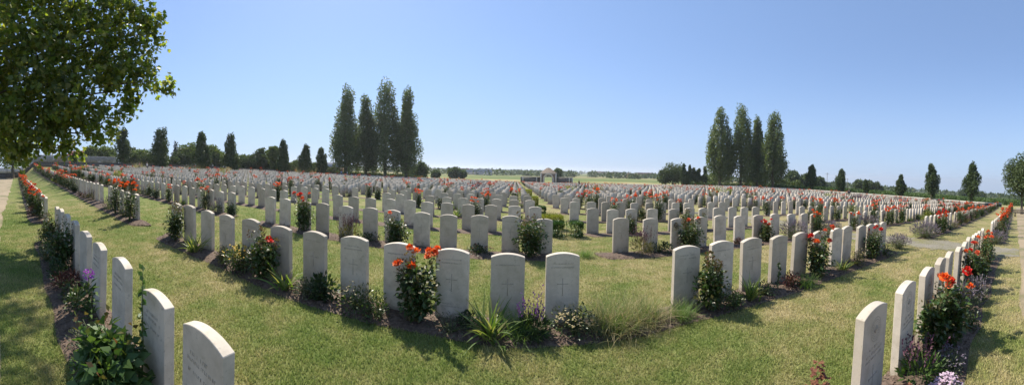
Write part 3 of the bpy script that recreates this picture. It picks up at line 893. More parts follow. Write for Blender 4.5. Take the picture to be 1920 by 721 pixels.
# --- nearest row, right side
plant('stonecrop', mound(.68, .24, 12, 300, 'olive_leaf', .03, 'rust', 260, .022), 0, 1530, 'rusty brown dried flower heads at the bottom edge before the nearest right headstone', 'stonecrop', None, dy=-.1, x=1.30)
plant('rose_bush', rose_bush(.80, .46, 9, ('red', 'coral', 'orange', 'red', 'orange'), 13, .058, 1.25, .1), 0, 1795, 'rose bush with large red and orange blooms beside the nearest right headstones', 'rose bush', RG, dy=-.3, x=3.5)
plant('rose_bush', rose_bush(.70, .36, 0, 'red', 14, .05, 1.3, .05), 0, 1750, 'dark leafy bush without blooms pressed against the fifth right headstone', 'rose bush', RG, dy=-.17, x=3.25)
plant('salvia', salvia(.36, .4, 15, 'plum', 'fresh_leaf', 26), 0, 1715, 'short plant with brownish plum spikes before the third right headstone', 'salvia', MG, dy=-.2, x=2.72)
plant('bedding_plant', mound(.26, .36, 16, 420, 'maroon_leaf', .035, 'rust', 110, .024), 0, 1740, 'rust-coloured flower mound in front of the second right headstone', 'bedding plant', MG, dy=-.3, x=2.15)
plant('bedding_plant', mound(.22, .26, 17, 300, 'rose_leaf', .03, 'violet', 90, .03), 0, 1700, 'deep violet flowers at the foot of the nearest right headstones', 'bedding plant', MG, dy=-.26, x=1.86)
plant('bedding_plant', mound(.24, .36, 18, 420, 'grey_leaf', .026, 'pinkwhite', 170, .02), 0, 1790, 'pale pink and white flowers spilling onto the grass below the red roses', 'bedding plant', MG, dy=-.5, x=2.42)
plant('salvia', salvia(.42, .5, 19, 'mauve', 'grey_leaf', 50), 0, 1840, 'mauve flowering spikes between the two red rose bushes at right', 'salvia', MG, dy=-.3, x=4.45)
plant('rose_bush', rose_bush(.86, .5, 8, ('orange', 'red', 'coral'), 20, .05, 1.2, .2), 0, 1848, 'orange-red rose bush farther along the nearest right row', 'rose bush', RG, dy=-.28, x=5.6)
plant('rose_bush', rose_bush(.8, .5, 3, 'coral', 21, .05, 1.2, .3), 0, 1850, 'leafy bush with few coral blooms near the end of the right run of headstones', 'rose bush', RG, dy=-.3, x=7.3)
plant('lavender', lavender(.5, .8, 22), 0, 1870, 'grey lavender clump beside the gravel path at the start of the far right headstones', 'lavender', MG, dy=-.25, x=12.3)
for i, (x_, dy_, pt_, nm_, lb_) in enumerate([
    (-2.35, -.44, mound(.2, .34, 420, 380, 'fresh_leaf', .035), 'ground_cover', 'fresh green low plant at the grass edge behind the big leafy bush'),
    (-3.75, -.30, mound(.3, .42, 421, 460, 'rose_leaf', .045), 'ground_cover', 'green leafy mound right behind the violet flower'),
    (-4.75, -.42, mound(.28, .5, 422, 460, 'dark_leaf', .04), 'ground_cover', 'dark leafy mound between maroon plant and dense dark bush'),
    (-6.1, -.42, mound(.3, .5, 423, 460, 'rose_leaf', .04, 'cream', 16, .02), 'bedding_plant', 'low plant with few pale flowers at the shaded left bed edge'),
    (-7.0, -.4, mound(.3, .5, 424, 420, 'grey_leaf', .035), 'ground_cover', 'grey-green mound ending the bed before the grass path'),
    (3.0, -.42, mound(.2, .4, 401, 380, 'grey_leaf', .028, 'mauve', 50, .018), 'bedding_plant', 'low mauve-flowered plant at the grass edge below the red roses'),
    (4.0, -.45, mound(.22, .42, 402, 380, 'rose_leaf', .03), 'ground_cover', 'low green plant at the grass edge just past the big red roses'),
    (5.1, -.36, salvia(.4, .45, 403, 'mauve', 'grey_leaf', 40), 'salvia', 'mauve spikes directly before the orange-red rose bush'),
    (6.4, -.32, rose_bush(.6, .45, 0, 'red', 404, .05, 1., .3), 'rose_bush', 'bronze-tipped bush without blooms behind the orange-red rose'),
    (8.2, -.3, mound(.34, .5, 405, 420, 'grey_leaf', .03), 'ground_cover', 'grey-leaved mound by the last headstones before the gravel'),
    (9.2, -.25, rose_bush(.7, .45, 5, 'orange', 406, .05, 1., .2), 'rose_bush', 'small orange rose at the corner before the gravel path')]):
    plant(nm_, pt_, 0, 1800, lb_, nm_.replace('_', ' '), RG if nm_ == 'rose_bush' else MG, dy=dy_, x=x_)
# --- second row
S2 = [
 ('rose_bush', rose_bush(.86, .52, 0, 'coral', 30, .05, 1.25, .35), 326, 'tall bushy rose with reddish young tips at the left end of the second row', 'rose bush', RG, -.22),
 ('iris', iris(.44, 31, 40), 362, 'bright green strap-leaved tuft at the left part of the second row bed', 'iris', TG, -.33),
 ('coneflower', mound(.42, .62, 32, 900, 'rose_leaf', .045, 'yellow', 46, .035), 446, 'wide bushy plant with small yellow flowers in the second row bed', 'coneflower', None, -.3),
 ('bedding_plant', mound(.34, .3, 33, 380, 'olive_leaf', .03, 'cream', 120, .016), 415, 'pale cream tufted flower beside the yellow flowered plant', 'bedding plant', MG, -.32),
 ('rose_bush', rose_bush(.74, .5, 2, 'red', 34, .055, 1.25, .3), 494, 'rose bush with two bright red blooms next to the yellow flowers', 'rose bush', RG, -.25),
 ('iris', iris(.42, 35, 22, wid=.03), 534, 'yellow-green strap-leaved plant standing alone on dark soil', 'iris', TG, -.32),
 ('ground_cover', mound(.34, .34, 36, 420, 'dark_leaf', .07), 607, 'dark leafy clump in front of a shaded headstone of the second row', 'ground cover', MG, -.28),
 ('bedding_plant', mound(.34, .5, 37, 620, 'rose_leaf', .03, 'cream', 80, .018), 668, 'low green plant with cream flowers left of the orange rose', 'bedding plant', MG, -.3),
 ('rose_bush', rose_bush(.80, .46, 9, 'orange', 38, .056, 1.3, .15), 787, 'rose bush with vivid orange blooms partly covering a headstone, casting shadow on the lawn', 'rose bush', RG, -.22),
 ('ground_cover', mound(.16, .5, 39, 520, 'grey_leaf', .018), 850, 'flat silvery grey creeping plant right of the orange rose', 'ground cover', MG, -.33),
 ('iris', iris(.42, 40, 52, wid=.027), 925, 'big fresh green strap-leaved clump between two cross-carved headstones', 'iris', TG, -.36),
 ('salvia', salvia(.47, .3, 41, 'purple', 'dark_leaf', 15, .5), 1010, 'dark green plant with upright purple flower spikes', 'salvia', None, -.33),
 ('bedding_plant', mound(.30, .46, 42, 560, 'rose_leaf', .032, 'cream', 130, .02), 1085, 'low bush with many cream flowers beside the dry grasses', 'bedding plant', MG, -.3),
 ('ornamental_grass', grass_tuft(.42, .46, 43, 800, 'straw'), 1155, 'large straw-coloured arching grass in the middle gap', 'ornamental grass', 'straw grasses in the middle gap', -.25),
 ('ornamental_grass', grass_tuft(.38, .42, 44, 700, 'straw'), 1212, 'second straw-coloured grass close to the right-hand headstone of the middle gap', 'ornamental grass', 'straw grasses in the middle gap', -.2),
 ('ornamental_grass', grass_tuft(.27, .26, 45, 420, 'tuft', .8), 1285, 'small bright green grass tuft at the foot of a headstone', 'ornamental grass', None, -.28),
 ('rose_bush', rose_bush(.72, .48, 0, 'red', 46, .05, 1.4, .4), 1340, 'leafy rose bush with reddish tips and no blooms right of the middle gap', 'rose bush', RG, -.28),
 ('iris', iris(.36, 47, 40, wid=.02), 1415, 'green strap-leaved tuft after the bloomless bush in the second row', 'iris', TG, -.3),
 ('ground_cover', whip(.42, 48) + [], 1463, 'small upright leafy shoot against the fourth right headstone of the second row', 'young plant', None, -.25),
 ('rose_bush', rose_bush(.80, .55, 7, ('red', 'coral', 'red', 'orange'), 49, .05, 1.3, .3), 1540, 'red rose bush with mixed blooms at the right part of the second row', 'rose bush', RG, -.25),
 ('ornamental_grass', grass_tuft(.26, .3, 50, 380, 'tuft', .8), 1518, 'green grassy tuft below the mixed red rose', 'ornamental grass', None, -.42),
 ('iris', iris(.34, 51, 34, wid=.018), 1583, 'narrow-leaved green tuft right of the mixed red rose', 'iris', TG, -.28),
 ('rose_bush', rose_bush(.78, .6, 4, 'red', 52, .05, 1.3, .25), 1640, 'rose bush with two separate red blooms near the right end of the second row', 'rose bush', RG, -.25),
 ('bedding_plant', mound(.36, .5, 53, 480, 'olive_leaf', .035, 'cream', 60, .02), 1612, 'olive-green bed plant between the red roses of the second row', 'bedding plant', MG, -.32),
 ('lavender', lavender(.42, .5, 54), 1688, 'silvery lavender at the right end of the second row beside gravel', 'lavender', MG, -.2),
 ('lavender', lavender(.62, 1.15, 55, 'mauve', 620), 1737, 'biggest round lavender bush just beyond the gravel path', 'lavender', None, -.15),
]
S2 += [
 ('ground_cover', mound(.26, .46, 410, 420, 'grey_leaf', .03), 575, 'small grey-green plant between the lone strap-leaved plant and the dark clump', 'ground cover', MG, -.3),
 ('ground_cover', mound(.26, .42, 411, 420, 'rose_leaf', .035), 712, 'tiny reddish plant left of the vivid orange rose', 'ground cover', MG, -.3),
 ('ground_cover', mound(.18, .34, 412, 320, 'dark_leaf', .035), 885, 'small dark plant left of the big strap-leaved clump', 'ground cover', MG, -.2),
 ('ornamental_grass', grass_tuft(.34, .3, 413, 420, 'tuft', .9), 985, 'thin green grass left of the purple spikes', 'ornamental grass', None, -.3),
 ('ground_cover', mound(.22, .4, 414, 380, 'rose_leaf', .035), 1385, 'low leafy plant under the bloomless bush right of the middle gap', 'ground cover', MG, -.38),
 ('ground_cover', mound(.2, .36, 415, 340, 'dark_leaf', .035), 1440, 'low dark plant between green tuft and upright shoot', 'ground cover', MG, -.3),
 ('ground_cover', mound(.26, .4, 416, 380, 'maroon_leaf', .035, 'rust', 40, .02), 1490, 'reddish plant left of the green grassy tuft', 'ground cover', MG, -.28),
 ('bedding_plant', mound(.34, .5, 417, 420, 'rose_leaf', .035, 'cream', 40, .02), 1662, 'leafy plant with pale flowers beside the silvery lavender', 'bedding plant', MG, -.3)]
for nm, pt, px, lb, ct, gr, dy in S2:
    plant(nm if ct != 'young plant' else 'young_plant', pt, 1, px, lb, ct, gr, dy, rz=0.)
# --- third row
S3 = [
 ('rose_bush', rose_bush(1.05, .6, 10, ('red', 'red', 'orange', 'coral'), 60, .055, 1.35, .2), 570, 'tall dark rose bush topped with red blooms in the third row', 'rose bush', RG, -.22),
 ('salvia', salvia(.62, .5, 61, 'plum', 'olive_leaf', 60), 655, 'dried plum-brown spikes in front of two headstones in the third row', 'salvia', MG, -.25),
 ('rose_bush', rose_bush(.75, .6, 1, 'coral', 62, .055, 1.2, .15), 745, 'leafy bush with one faded bloom and a tall shoot in the third row', 'rose bush', RG, -.25),
 ('ground_cover', mound(.25, .5, 63, 420, 'dark_leaf', .04), 693, 'low dark plant beside the dried plum spikes', 'ground cover', MG, -.25),
 ('ground_cover', mound(.2, .6, 64, 380, 'dark_leaf', .04, 'rust', 14, .04), 905, 'low plant with a dead seed head before a third row headstone', 'ground cover', MG, -.22),
 ('rose_bush', rose_bush(.92, .72, 0, 'red', 65, .06, 1.7, .15), 998, 'very large dark bush without blooms left of the middle gap in the third row', 'rose bush', RG, -.3),
 ('ornamental_grass', grass_tuft(.22, .3, 66, 300, 'tuft', .8), 1102, 'blue-green grass tuft alone on the soil of the third row gap', 'ornamental grass', None, -.25),
 ('salvia', salvia(.66, .5, 67, 'plum', 'olive_leaf', 55), 1207, 'dry brown flower spikes before the second headstone right of the gap', 'salvia', MG, -.28),
 ('ground_cover', mound(.28, .5, 68, 420, 'dark_leaf', .05), 1240, 'low dark green leafy plant right of the dry brown spikes', 'ground cover', MG, -.25),
 ('rose_bush', rose_bush(.8, .75, 2, 'coral', 69, .05, 1.6, .5), 1300, 'wide bush with bronze young leaves and two coral blooms', 'rose bush', RG, -.25),
 ('bedding_plant', mound(.2, .3, 70, 260, 'maroon_leaf', .04), 1385, 'small reddish plant between two third row headstones', 'bedding plant', MG, -.2),
 ('rose_bush', rose_bush(.62, .5, 8, 'red', 71, .05, 1.3, .1), 1440, 'compact bush covered with bright red blooms in the third row', 'rose bush', RG, -.25),
 ('lavender', lavender(.62, .8, 72, 'mauve', 420), 1493, 'mauve flowering lavender before the headstones of the third row', 'lavender', MG, -.25),
 ('rose_bush', rose_bush(1.0, .6, 8, 'orange', 73, .05, 1.3, .2), 1537, 'tall orange rose rising above a lavender in the third row', 'rose bush', RG, -.25),
 ('lavender', lavender(.5, .9, 74, 'mauve', 420), 1562, 'grey-mauve lavender at the right end of the third row run', 'lavender', MG, -.3),
 ('lavender', lavender(.6, 1.2, 75, 'mauve', 520), 1628, 'wide green lavender at the gravel path in the third row', 'lavender', MG, -.2),
]
for nm, pt, px, lb, ct, gr, dy in S3:
    plant(nm, pt, 2, px, lb, ct, gr, dy)
# clipped bushes and shrubs along the middle gap
def gap_plant(nm, pt, px, y, lb, ct, gr=None):
    x = y * math.tan((px - X0) / F)
    place_parts(nm, pt, (x, y, g(x, y)), 0, lb, ct, gr)
gap_plant('box_hedge', clipped(.42, .85, .5, 80), 1065, 9.25, 'dark green clipped hedge block standing in the middle gap', 'hedge')
gap_plant('golden_shrub', clipped(.46, .66, .6, 81, 2400, 'gold_leaf', .9), 1037, 10.6, 'round golden-yellow shrub behind the clipped hedge block', 'shrub')
gap_plant('olive_shrub', mound(.5, .9, 82, 900, 'olive_leaf', .04), 1020, 12.2, 'brownish olive spreading shrub behind the golden one', 'shrub')
gap_plant('box_hedge', clipped(.34, .75, .5, 83), 1009, 15.3, 'low flat green hedge block farther along the middle gap', 'hedge')
gap_plant('golden_shrub', clipped(.52, .75, .7, 84, 2200, 'gold_leaf', .9, .04), 998, 20.5, 'yellow-green rounded shrub beyond the second hedge block', 'shrub')
gap_plant('golden_shrub', clipped(.6, 1.0, 1.4, 85, 2200, 'gold_leaf', .9, .05), 987, 31, 'long yellow-green shrub, last before the gatehouse', 'shrub')
# taller shrubs among the far rows: pixel bearing, distance, height, width, leaf, label
FS = [(895, 34, 1.5, 2.2, 'plum', 'dark brown spiky shrub rising above the rows in the middle distance'),
      (532, 30, 1.1, .8, 'plum', 'small dark purple shrub with a thin stem before the poplars'),
      (542, 31, .9, .7, 'plum', 'little dark purple shrub next to the taller one'),
      (1117, 34, 1.5, 1.6, 'olive_leaf', 'tall pale green shrub right of the person in black'),
      (1066, 38, 1.2, 2.0, 'gold_leaf', 'yellowish flat shrub between gatehouse and pale green shrub'),
      (1345, 36, 1.5, 2.0, 'gold_leaf', 'bright lime shrub in front of the right poplars'),
      (1367, 38, 1.1, 1.4, 'gold_leaf', 'smaller lime shrub right of the bright one'),
      (1255, 48, 1.4, 1.6, 'olive_leaf', 'pale cream-green shrub among the far right rows'),
      (1548, 40, 1.2, 1.8, 'gold_leaf', 'yellow shrub among the far rows below the lone slim tree'),
      (1612, 44, 1.6, 1.8, 'plum', 'dark purple round shrub at the far edge on the right'),
      (1690, 46, 1.5, 1.6, 'plum', 'dark purple shrub under the short slim tree'),
      (1738, 50, 1.5, 1.6, 'olive_leaf', 'dull green shrub at the far right edge'),
      (1600, 19, 1.0, 1.2, 'gold_leaf', 'lime green low shrub within the right-hand rows'),
      (1735, 17, 1.1, .9, 'gold_leaf', 'yellow-green upright shrub beyond the gravel path'),
      (262, 58, 2.0, 2.2, 'straw', 'buff feathery pampas clump near the walkers'),
      (362, 60, 2.0, 3.4, 'straw', 'wide buff feathery clump below the round trees'),
      (418, 48, 1.6, 1.6, 'gold_leaf', 'yellow bush with thin stem in front of the far left trees'),
      (430, 56, 1.6, 1.6, 'cream', 'white flowering small bush beside the yellow one'),
      (222, 30, 1.1, 1.6, 'gold_leaf', 'lime bush among the far left rows'),
      (155, 46, 1.2, 1.6, 'gold_leaf', 'lime bush near the far left wall'),
      (655, 50, 1.0, 2.4, 'gold_leaf', 'flat yellow bush in front of the left poplars'),
      (570, 74, 2.6, 6., 'straw', 'dry yellow tall grass thicket between the slim trees')]
for i, (px, r_, h, w, mt, lb) in enumerate(FS):
    x, y = polar(px, r_)
    if mt in ('straw', 'plum'):
        pt = grass_tuft(h * .85, w * .8, 200 + i, 260, mt, .35, .07)
    else:
        pt = mound(h, w, 200 + i, 420, mt, .13 if r_ > 25 else .06)
    place_parts('ornamental_shrub', pt, (x, y, g(x, y)), 0, lb, 'shrub', 'shrubs among the farther rows')

# --- every other bed plant: one in front of about half the stones
def lib():
    L = {}
    for i, m in enumerate(('orange', 'red', 'coral', 'orange')):
        L['rose_' + str(i)] = rose_bush(.85 + .08 * i, .5, 7 + i, m, 100 + i, .055, .75, .2)
    L['rose_4'] = rose_bush(.95, .5, 12, ('orange', 'coral'), 104, .055, .7, .2)
    L['bush_0'] = rose_bush(.75, .5, 0, 'red', 105, .055, .8, .3); L['bush_1'] = rose_bush(.65, .6, 0, 'red', 106, .055, .8, .1, 'dark_leaf')
    L['lav_0'] = lavender(.5, .7, 107, 'mauve', 160)
    L['salvia_0'] = salvia(.55, .4, 108, 'plum', 'olive_leaf', 30); L['salvia_1'] = salvia(.5, .4, 109, 'mauve', 'grey_leaf', 30)
    L['iris_0'] = iris(.42, 110, 30, wid=.03); L['tuft_0'] = grass_tuft(.28, .3, 111, 160, 'tuft', .8, .009)
    L['low_0'] = mound(.24, .45, 112, 220, 'dark_leaf', .045); L['low_1'] = mound(.3, .45, 113, 220, 'rose_leaf', .045, 'cream', 30, .03)
    L['low_2'] = mound(.3, .4, 114, 200, 'maroon_leaf', .045); L['low_3'] = mound(.28, .5, 115, 220, 'grey_leaf', .04, 'pinkwhite', 40, .03)
    L['gold_0'] = mound(.4, .45, 116, 240, 'olive_leaf', .05, 'yellow', 30, .03)
    return L
LIB = {k: merged(v) for k, v in lib().items()}
LIBMESH = {k: mb.mesh('bed_plant', [MAT[q] for q in ms]) for k, (mb, ms) in LIB.items()}
WHAT = {'rose_0': ('rose_bush', 'orange rose bush', 'rose bush'), 'rose_1': ('rose_bush', 'red rose bush', 'rose bush'), 'rose_2': ('rose_bush', 'coral rose bush', 'rose bush'),
        'rose_3': ('rose_bush', 'tall orange rose bush', 'rose bush'), 'rose_4': ('rose_bush', 'many-bloomed orange rose bush', 'rose bush'), 'bush_0': ('rose_bush', 'bloomless leafy bush', 'rose bush'),
        'bush_1': ('rose_bush', 'dark bloomless bush', 'rose bush'), 'lav_0': ('lavender', 'mauve lavender', 'lavender'), 'salvia_0': ('salvia', 'brown-spiked plant', 'salvia'),
        'salvia_1': ('salvia', 'mauve-spiked plant', 'salvia'), 'iris_0': ('iris', 'strap-leaved tuft', 'iris'), 'tuft_0': ('ornamental_grass', 'small green grass tuft', 'ornamental grass'),
        'low_0': ('ground_cover_plant', 'low dark plant', 'ground cover'), 'low_1': ('bedding_plant', 'low cream-flowered plant', 'bedding plant'), 'low_2': ('ground_cover_plant', 'low maroon plant', 'ground cover'),
        'low_3': ('bedding_plant', 'low pale pink plant', 'bedding plant'), 'gold_0': ('coneflower', 'yellow-flowered plant', 'coneflower')}
PROB = [('rose_0', .15), ('rose_1', .05), ('rose_2', .09), ('rose_3', .06), ('rose_4', .08), ('bush_0', .09), ('bush_1', .05), ('lav_0', .05), ('salvia_0', .06), ('salvia_1', .03), ('iris_0', .07),
        ('tuft_0', .04), ('low_0', .07), ('low_1', .04), ('low_2', .03), ('low_3', .02), ('gold_0', .02)]
keys = [k for k, _ in PROB]; pw = np.array([p for _, p in PROB]); pw /= pw.sum()
SPOTS = []
for s in STONES:
    k = s['row']
    if s['px'] < -12 or s['px'] > 1935: continue
    if k in (0, 1, 2) and s['run'] in ('left', 'right'): continue
    if any(kk in (k, 99) and abs(xx - s['x']) < .6 for kk, xx in OCC if kk == k): continue
    dense = (.92 if k == 0 else .8) if k < 3 else (.38 if k < 8 else .27)
    if rng.random() > dense: continue
    if k == 0 and rng.random() < .75:
        key = keys[rng.choice(11, p=pw[:11] / pw[:11].sum())]
    else: key = keys[rng.choice(len(keys), p=pw)]
    if k > 12 and key[:3] in ('low', 'tuf', 'iri'): continue
    x = s['x'] + rng.choice([-1, 1]) * rng.uniform(.05, .33); y = s['y'] - rng.uniform(.2, .32)
    SPOTS.append((math.hypot(x, y), key, x, y, s, rng.uniform(0, 6.28), rng.uniform(.85, 1.15)))
SPOTS.sort(key=lambda q: q[0])
NPL = 300
seen = set()
for d, key, x, y, s, rz_, sc in SPOTS[:NPL]:
    nm, what, cat = WHAT[key]
    o = link(nm, LIBMESH[key]); o.location = (x, y, g(x, y) + .01); o.rotation_euler = (0, 0, rz_); o.scale = (sc,) * 3
    k, n = s['row'], s['n']
    run = {'left': 'left of the middle gap', 'right': 'right of the middle gap', 'far left': 'past the grass path', 'far right': 'past the gravel path'}[s['run']]
    tag(o, f"{what}, {rowname(k)}, before the {ordinal(n)} headstone {run}", cat, 'plants in the beds of the farther rows')
# beyond those: one mass per kind of look
far = {}
for d, key, x, y, s, rz_, sc in SPOTS[NPL:]:
    mb, ms = LIB[key]
    far.setdefault('x', []).append((mb, ms, xf((x, y, g(x, y)), rz_, sc)))
big = MB(); mats = []
for mb, ms, M in far.get('x', []):
    mp = []
    for q in ms:
        if q not in mats: mats.append(q)
        mp.append(mats.index(q))
    # thin out and enlarge leaves for the far beds
    big.merge(mb, M, mp)
if far:
    tag(big.build('flowering_beds', [MAT[q] for q in mats]), 'mass of red and orange roses dotting the far rows of headstones', 'flower beds', kind='stuff')
print('plants', len(SPOTS), 'stones', len(STONES))

# ------------------------------------------------------------------ trees
def crown_mesh(blobs, n, leaf, r, up=.25, shell=.42, asp=.62):
    """leaf-sized faces spread through a set of ellipsoids"""
    mb = MB()
    wts = np.array([b[1][0] * b[1][1] + b[1][0] * b[1][2] + b[1][1] * b[1][2] for b in blobs]); wts /= wts.sum()
    for (c, rad), w in zip(blobs, wts):
        m = max(8, int(n * w))
        pos, d = blob_pts(m, c, rad, r, shell)
        # ragged: drop some of the outline in clumps
        ph = r.uniform(0, 6, 3); q = np.sin(pos @ np.array([2.1, 1.7, 1.3]) / max(rad) * 2.2 + ph[0]) + np.sin(pos @ np.array([-1.3, 2.2, 1.9]) / max(rad) * 2.7 + ph[1])
        pos = pos[q > -1.15]; d = d[q > -1.15]; m = len(pos)
        leaves(mb, pos, d * .55 + rvec(m, r) * .8 + [0, 0, up], rvec(m, r), leaf * r.uniform(.65, 1.3, m), leaf * asp * r.uniform(.8, 1.2, m), 0, .1)
    return mb

def slim_blobs(H, W, r, n, low=.07, wide=.33, spread=1., b0=.72, fine=1.):
    prof = lambda t: np.clip(np.where(t < wide, b0 + (1 - b0) * (t / wide), 1 - .88 * ((t - wide) / (1 - wide)) ** 1.12), .06, 1)
    B = []
    for i in range(n):
        t0 = low + (i / n) ** 1.1 * .62
        ln = H * r.uniform(.20, .36) * (1 - .35 * t0); tz = min(t0 + ln / H, .99)
        a = i * 2.4 + r.normal() * .4
        pf = float(prof(np.array((t0 + tz) / 2)))
        rr = W * .5 * pf * r.uniform(.40, .92) * spread
        rad = W * r.uniform(.17, .25) * max(pf, .32) * fine
        B.append(((math.cos(a) * rr, math.sin(a) * rr, H * (t0 + tz) / 2), (rad, rad, ln * .58)))
    for t in (.22, .42, .6):
        B.append(((r.normal() * .05 * W, r.normal() * .05 * W, H * t), (W * .22 * float(prof(np.array(t))), W * .22 * float(prof(np.array(t))), H * .17)))
    for k in range(3):
        B.append(((r.normal() * W * .07, r.normal() * W * .07, H * (.80 + .03 * k)), (W * .15, W * .15, H * .12)))
    return B

def round_blobs(H, W, r, n, low=.12):
    B = []
    for i in range(n):
        d = rvec(1, r)[0]; d[2] = d[2] * .9 + .05
        q = r.uniform(.4, .72)
        rad = W * r.uniform(.15, .26)
        z = H * (.5 + low / 2) + d[2] * q * H * .5 * (1 - low)
        B.append(((d[0] * q * W * .5, d[1] * q * W * .5, max(z, H * low + rad * .5)), (rad, rad, rad * r.uniform(.75, 1.1))))
    B.append(((0, 0, H * .5), (W * .3, W * .3, H * .3)))
    return B

def trunk_mesh(H, rad, blobs, r, clear=.1, limbs=6):
    mb = MB()
    lean = r.normal(size=2) * .012 * H
    P = np.array([[0, 0, -.25], [0, 0, .3], [lean[0] * .3, lean[1] * .3, H * .3], [lean[0], lean[1], H * .62], [lean[0] * 1.2, lean[1] * 1.2, H * .88]])
    mb.tube(P, [rad * 1.5, rad * 1.05, rad * .8, rad * .45, rad * .12], 8)
    for i in range(min(limbs, len(blobs))):
        c = np.array(blobs[i * len(blobs) // max(limbs, 1)][0]); z0 = max(H * clear, c[2] * .55)
        p0 = np.array([lean[0] * z0 / H, lean[1] * z0 / H, z0])
        mb.tube([p0, p0 * .5 + c * .5 + [0, 0, -.03 * H], c], [rad * .4, rad * .28, rad * .1], 5)
    return mb

def tree(name, label, group, loc, H, W, kind, mat, seed, n, leaf, rad=None, clear=.1, nb=None, cat='tree', **kw):
    r = np.random.default_rng(seed)
    root = empty(name, loc, 0, label, cat, group)
    if kind == 'slim': B = slim_blobs(H, W, r, nb or 20, **kw)
    else: B = round_blobs(H, W, r, nb or 13, **kw)
    trunk_mesh(H, rad or W * .05, B, r, clear).build('trunk', MAT['bark'], root, True)
    crown_mesh(B, n, leaf, r).build('crown', MAT[mat], root)
    return root

def height_to(px, py, x, y):
    d = ray(px, py); return EYE + d[2] * math.hypot(x, y) / math.hypot(d[0], d[1]) - g(x, y)

def put_tree(px, top, wpx, r_, name, label, group, kind, mat, seed, n, leaf, **kw):
    x, y = polar(px, r_)
    H = height_to(px, top, x, y); W = wpx / F * r_
    return tree(name, label, group, (x, y, g(x, y)), H, W, kind, mat, seed, n, leaf, **kw)

PG = 'tall poplars standing in groups'
for px, top, w, r_, sd, lb in [(648, 153, 42, 84, 1, 'leftmost tall poplar of the left group, standing slightly apart'),
                               (686, 171, 33, 88, 2, 'shortest and slimmest poplar of the left group'),
                               (722, 137, 50, 86, 3, 'tallest poplar of all, with a double tip, in the left group'),
                               (761, 156, 38, 85, 4, 'right-hand tall poplar of the left group beside a round tree'),
                               (1349, 195, 39, 92, 5, 'leftmost tall poplar of the right group, next to low columnar trees'),
                               (1389, 189, 46, 94, 6, 'broadest and tallest poplar of the right group'),
                               (1419, 210, 26, 97, 7, 'narrow poplar squeezed behind the broadest one of the right group'),
                               (1449, 203, 40, 90, 8, 'detached dark poplar at the right end of the right group')]:
    put_tree(px, top, w * 1.46, r_, 'poplar_tree', lb, PG, 'slim', 'poplar', 300 + sd, 17000, .5, rad=.42, clear=.07, nb=46, low=.04, wide=.3, fine=.70, b0=.6)
SG = 'slim upright trees around the cemetery'
for i, (px, top, w, r_, lb, low) in enumerate([
        (230, 238, 25, 70, 'slim dark tree with visible trunk in front of rounded bushes, left of the widest', .2),
        (302, 235, 31, 66, 'widest and tallest slim dark tree at the left, reaching the ground', .04),
        (378, 244, 25, 64, 'slim pointed tree in front of round broadleaf trees at the left', .05),
        (433, 247, 25, 66, 'slim dark tree at the right edge of the round broadleaf trees', .04),
        (531, 259, 22, 70, 'slim dark tree beside a lighter feathery tree', .04),
        (572, 268, 20, 76, 'small slim tree, second from the left poplar group', .06),
        (602, 275, 19, 80, 'small slim tree nearest the left poplar group', .05),
        (140, 285, 9, 76, 'tiny slim tree before the grey fence by the red roof', .14),
        (1522, 307, 18, 90, 'slim tree right of the detached poplar, before dark woodland', .14),
        (1577, 315, 17, 88, 'slim tree standing alone between two woods at the right', .10),
        (1624, 336, 8, 86, 'very small thin tree in front of a distant copse', .12),
        (1689, 326, 15, 80, 'short slim tree above a dark purple shrub', .06),
        (1747, 305, 23, 72, 'slim egg-shaped tree with bare trunk, second from the right edge tree', .2),
        (1823, 303, 27, 66, 'biggest egg-shaped slim tree with bare trunk at the right', .2)]):
    put_tree(px, top, w * 1.3, r_, 'hornbeam_tree', lb, SG, 'slim', 'hornbeam', 330 + i, 6500, .36, rad=.14, clear=low, nb=22, low=low, wide=.45 if px > 1500 else .36, fine=.82, b0=.35 if px > 1500 or low > .12 else .7)
BG = 'broadleaf trees behind the cemetery'
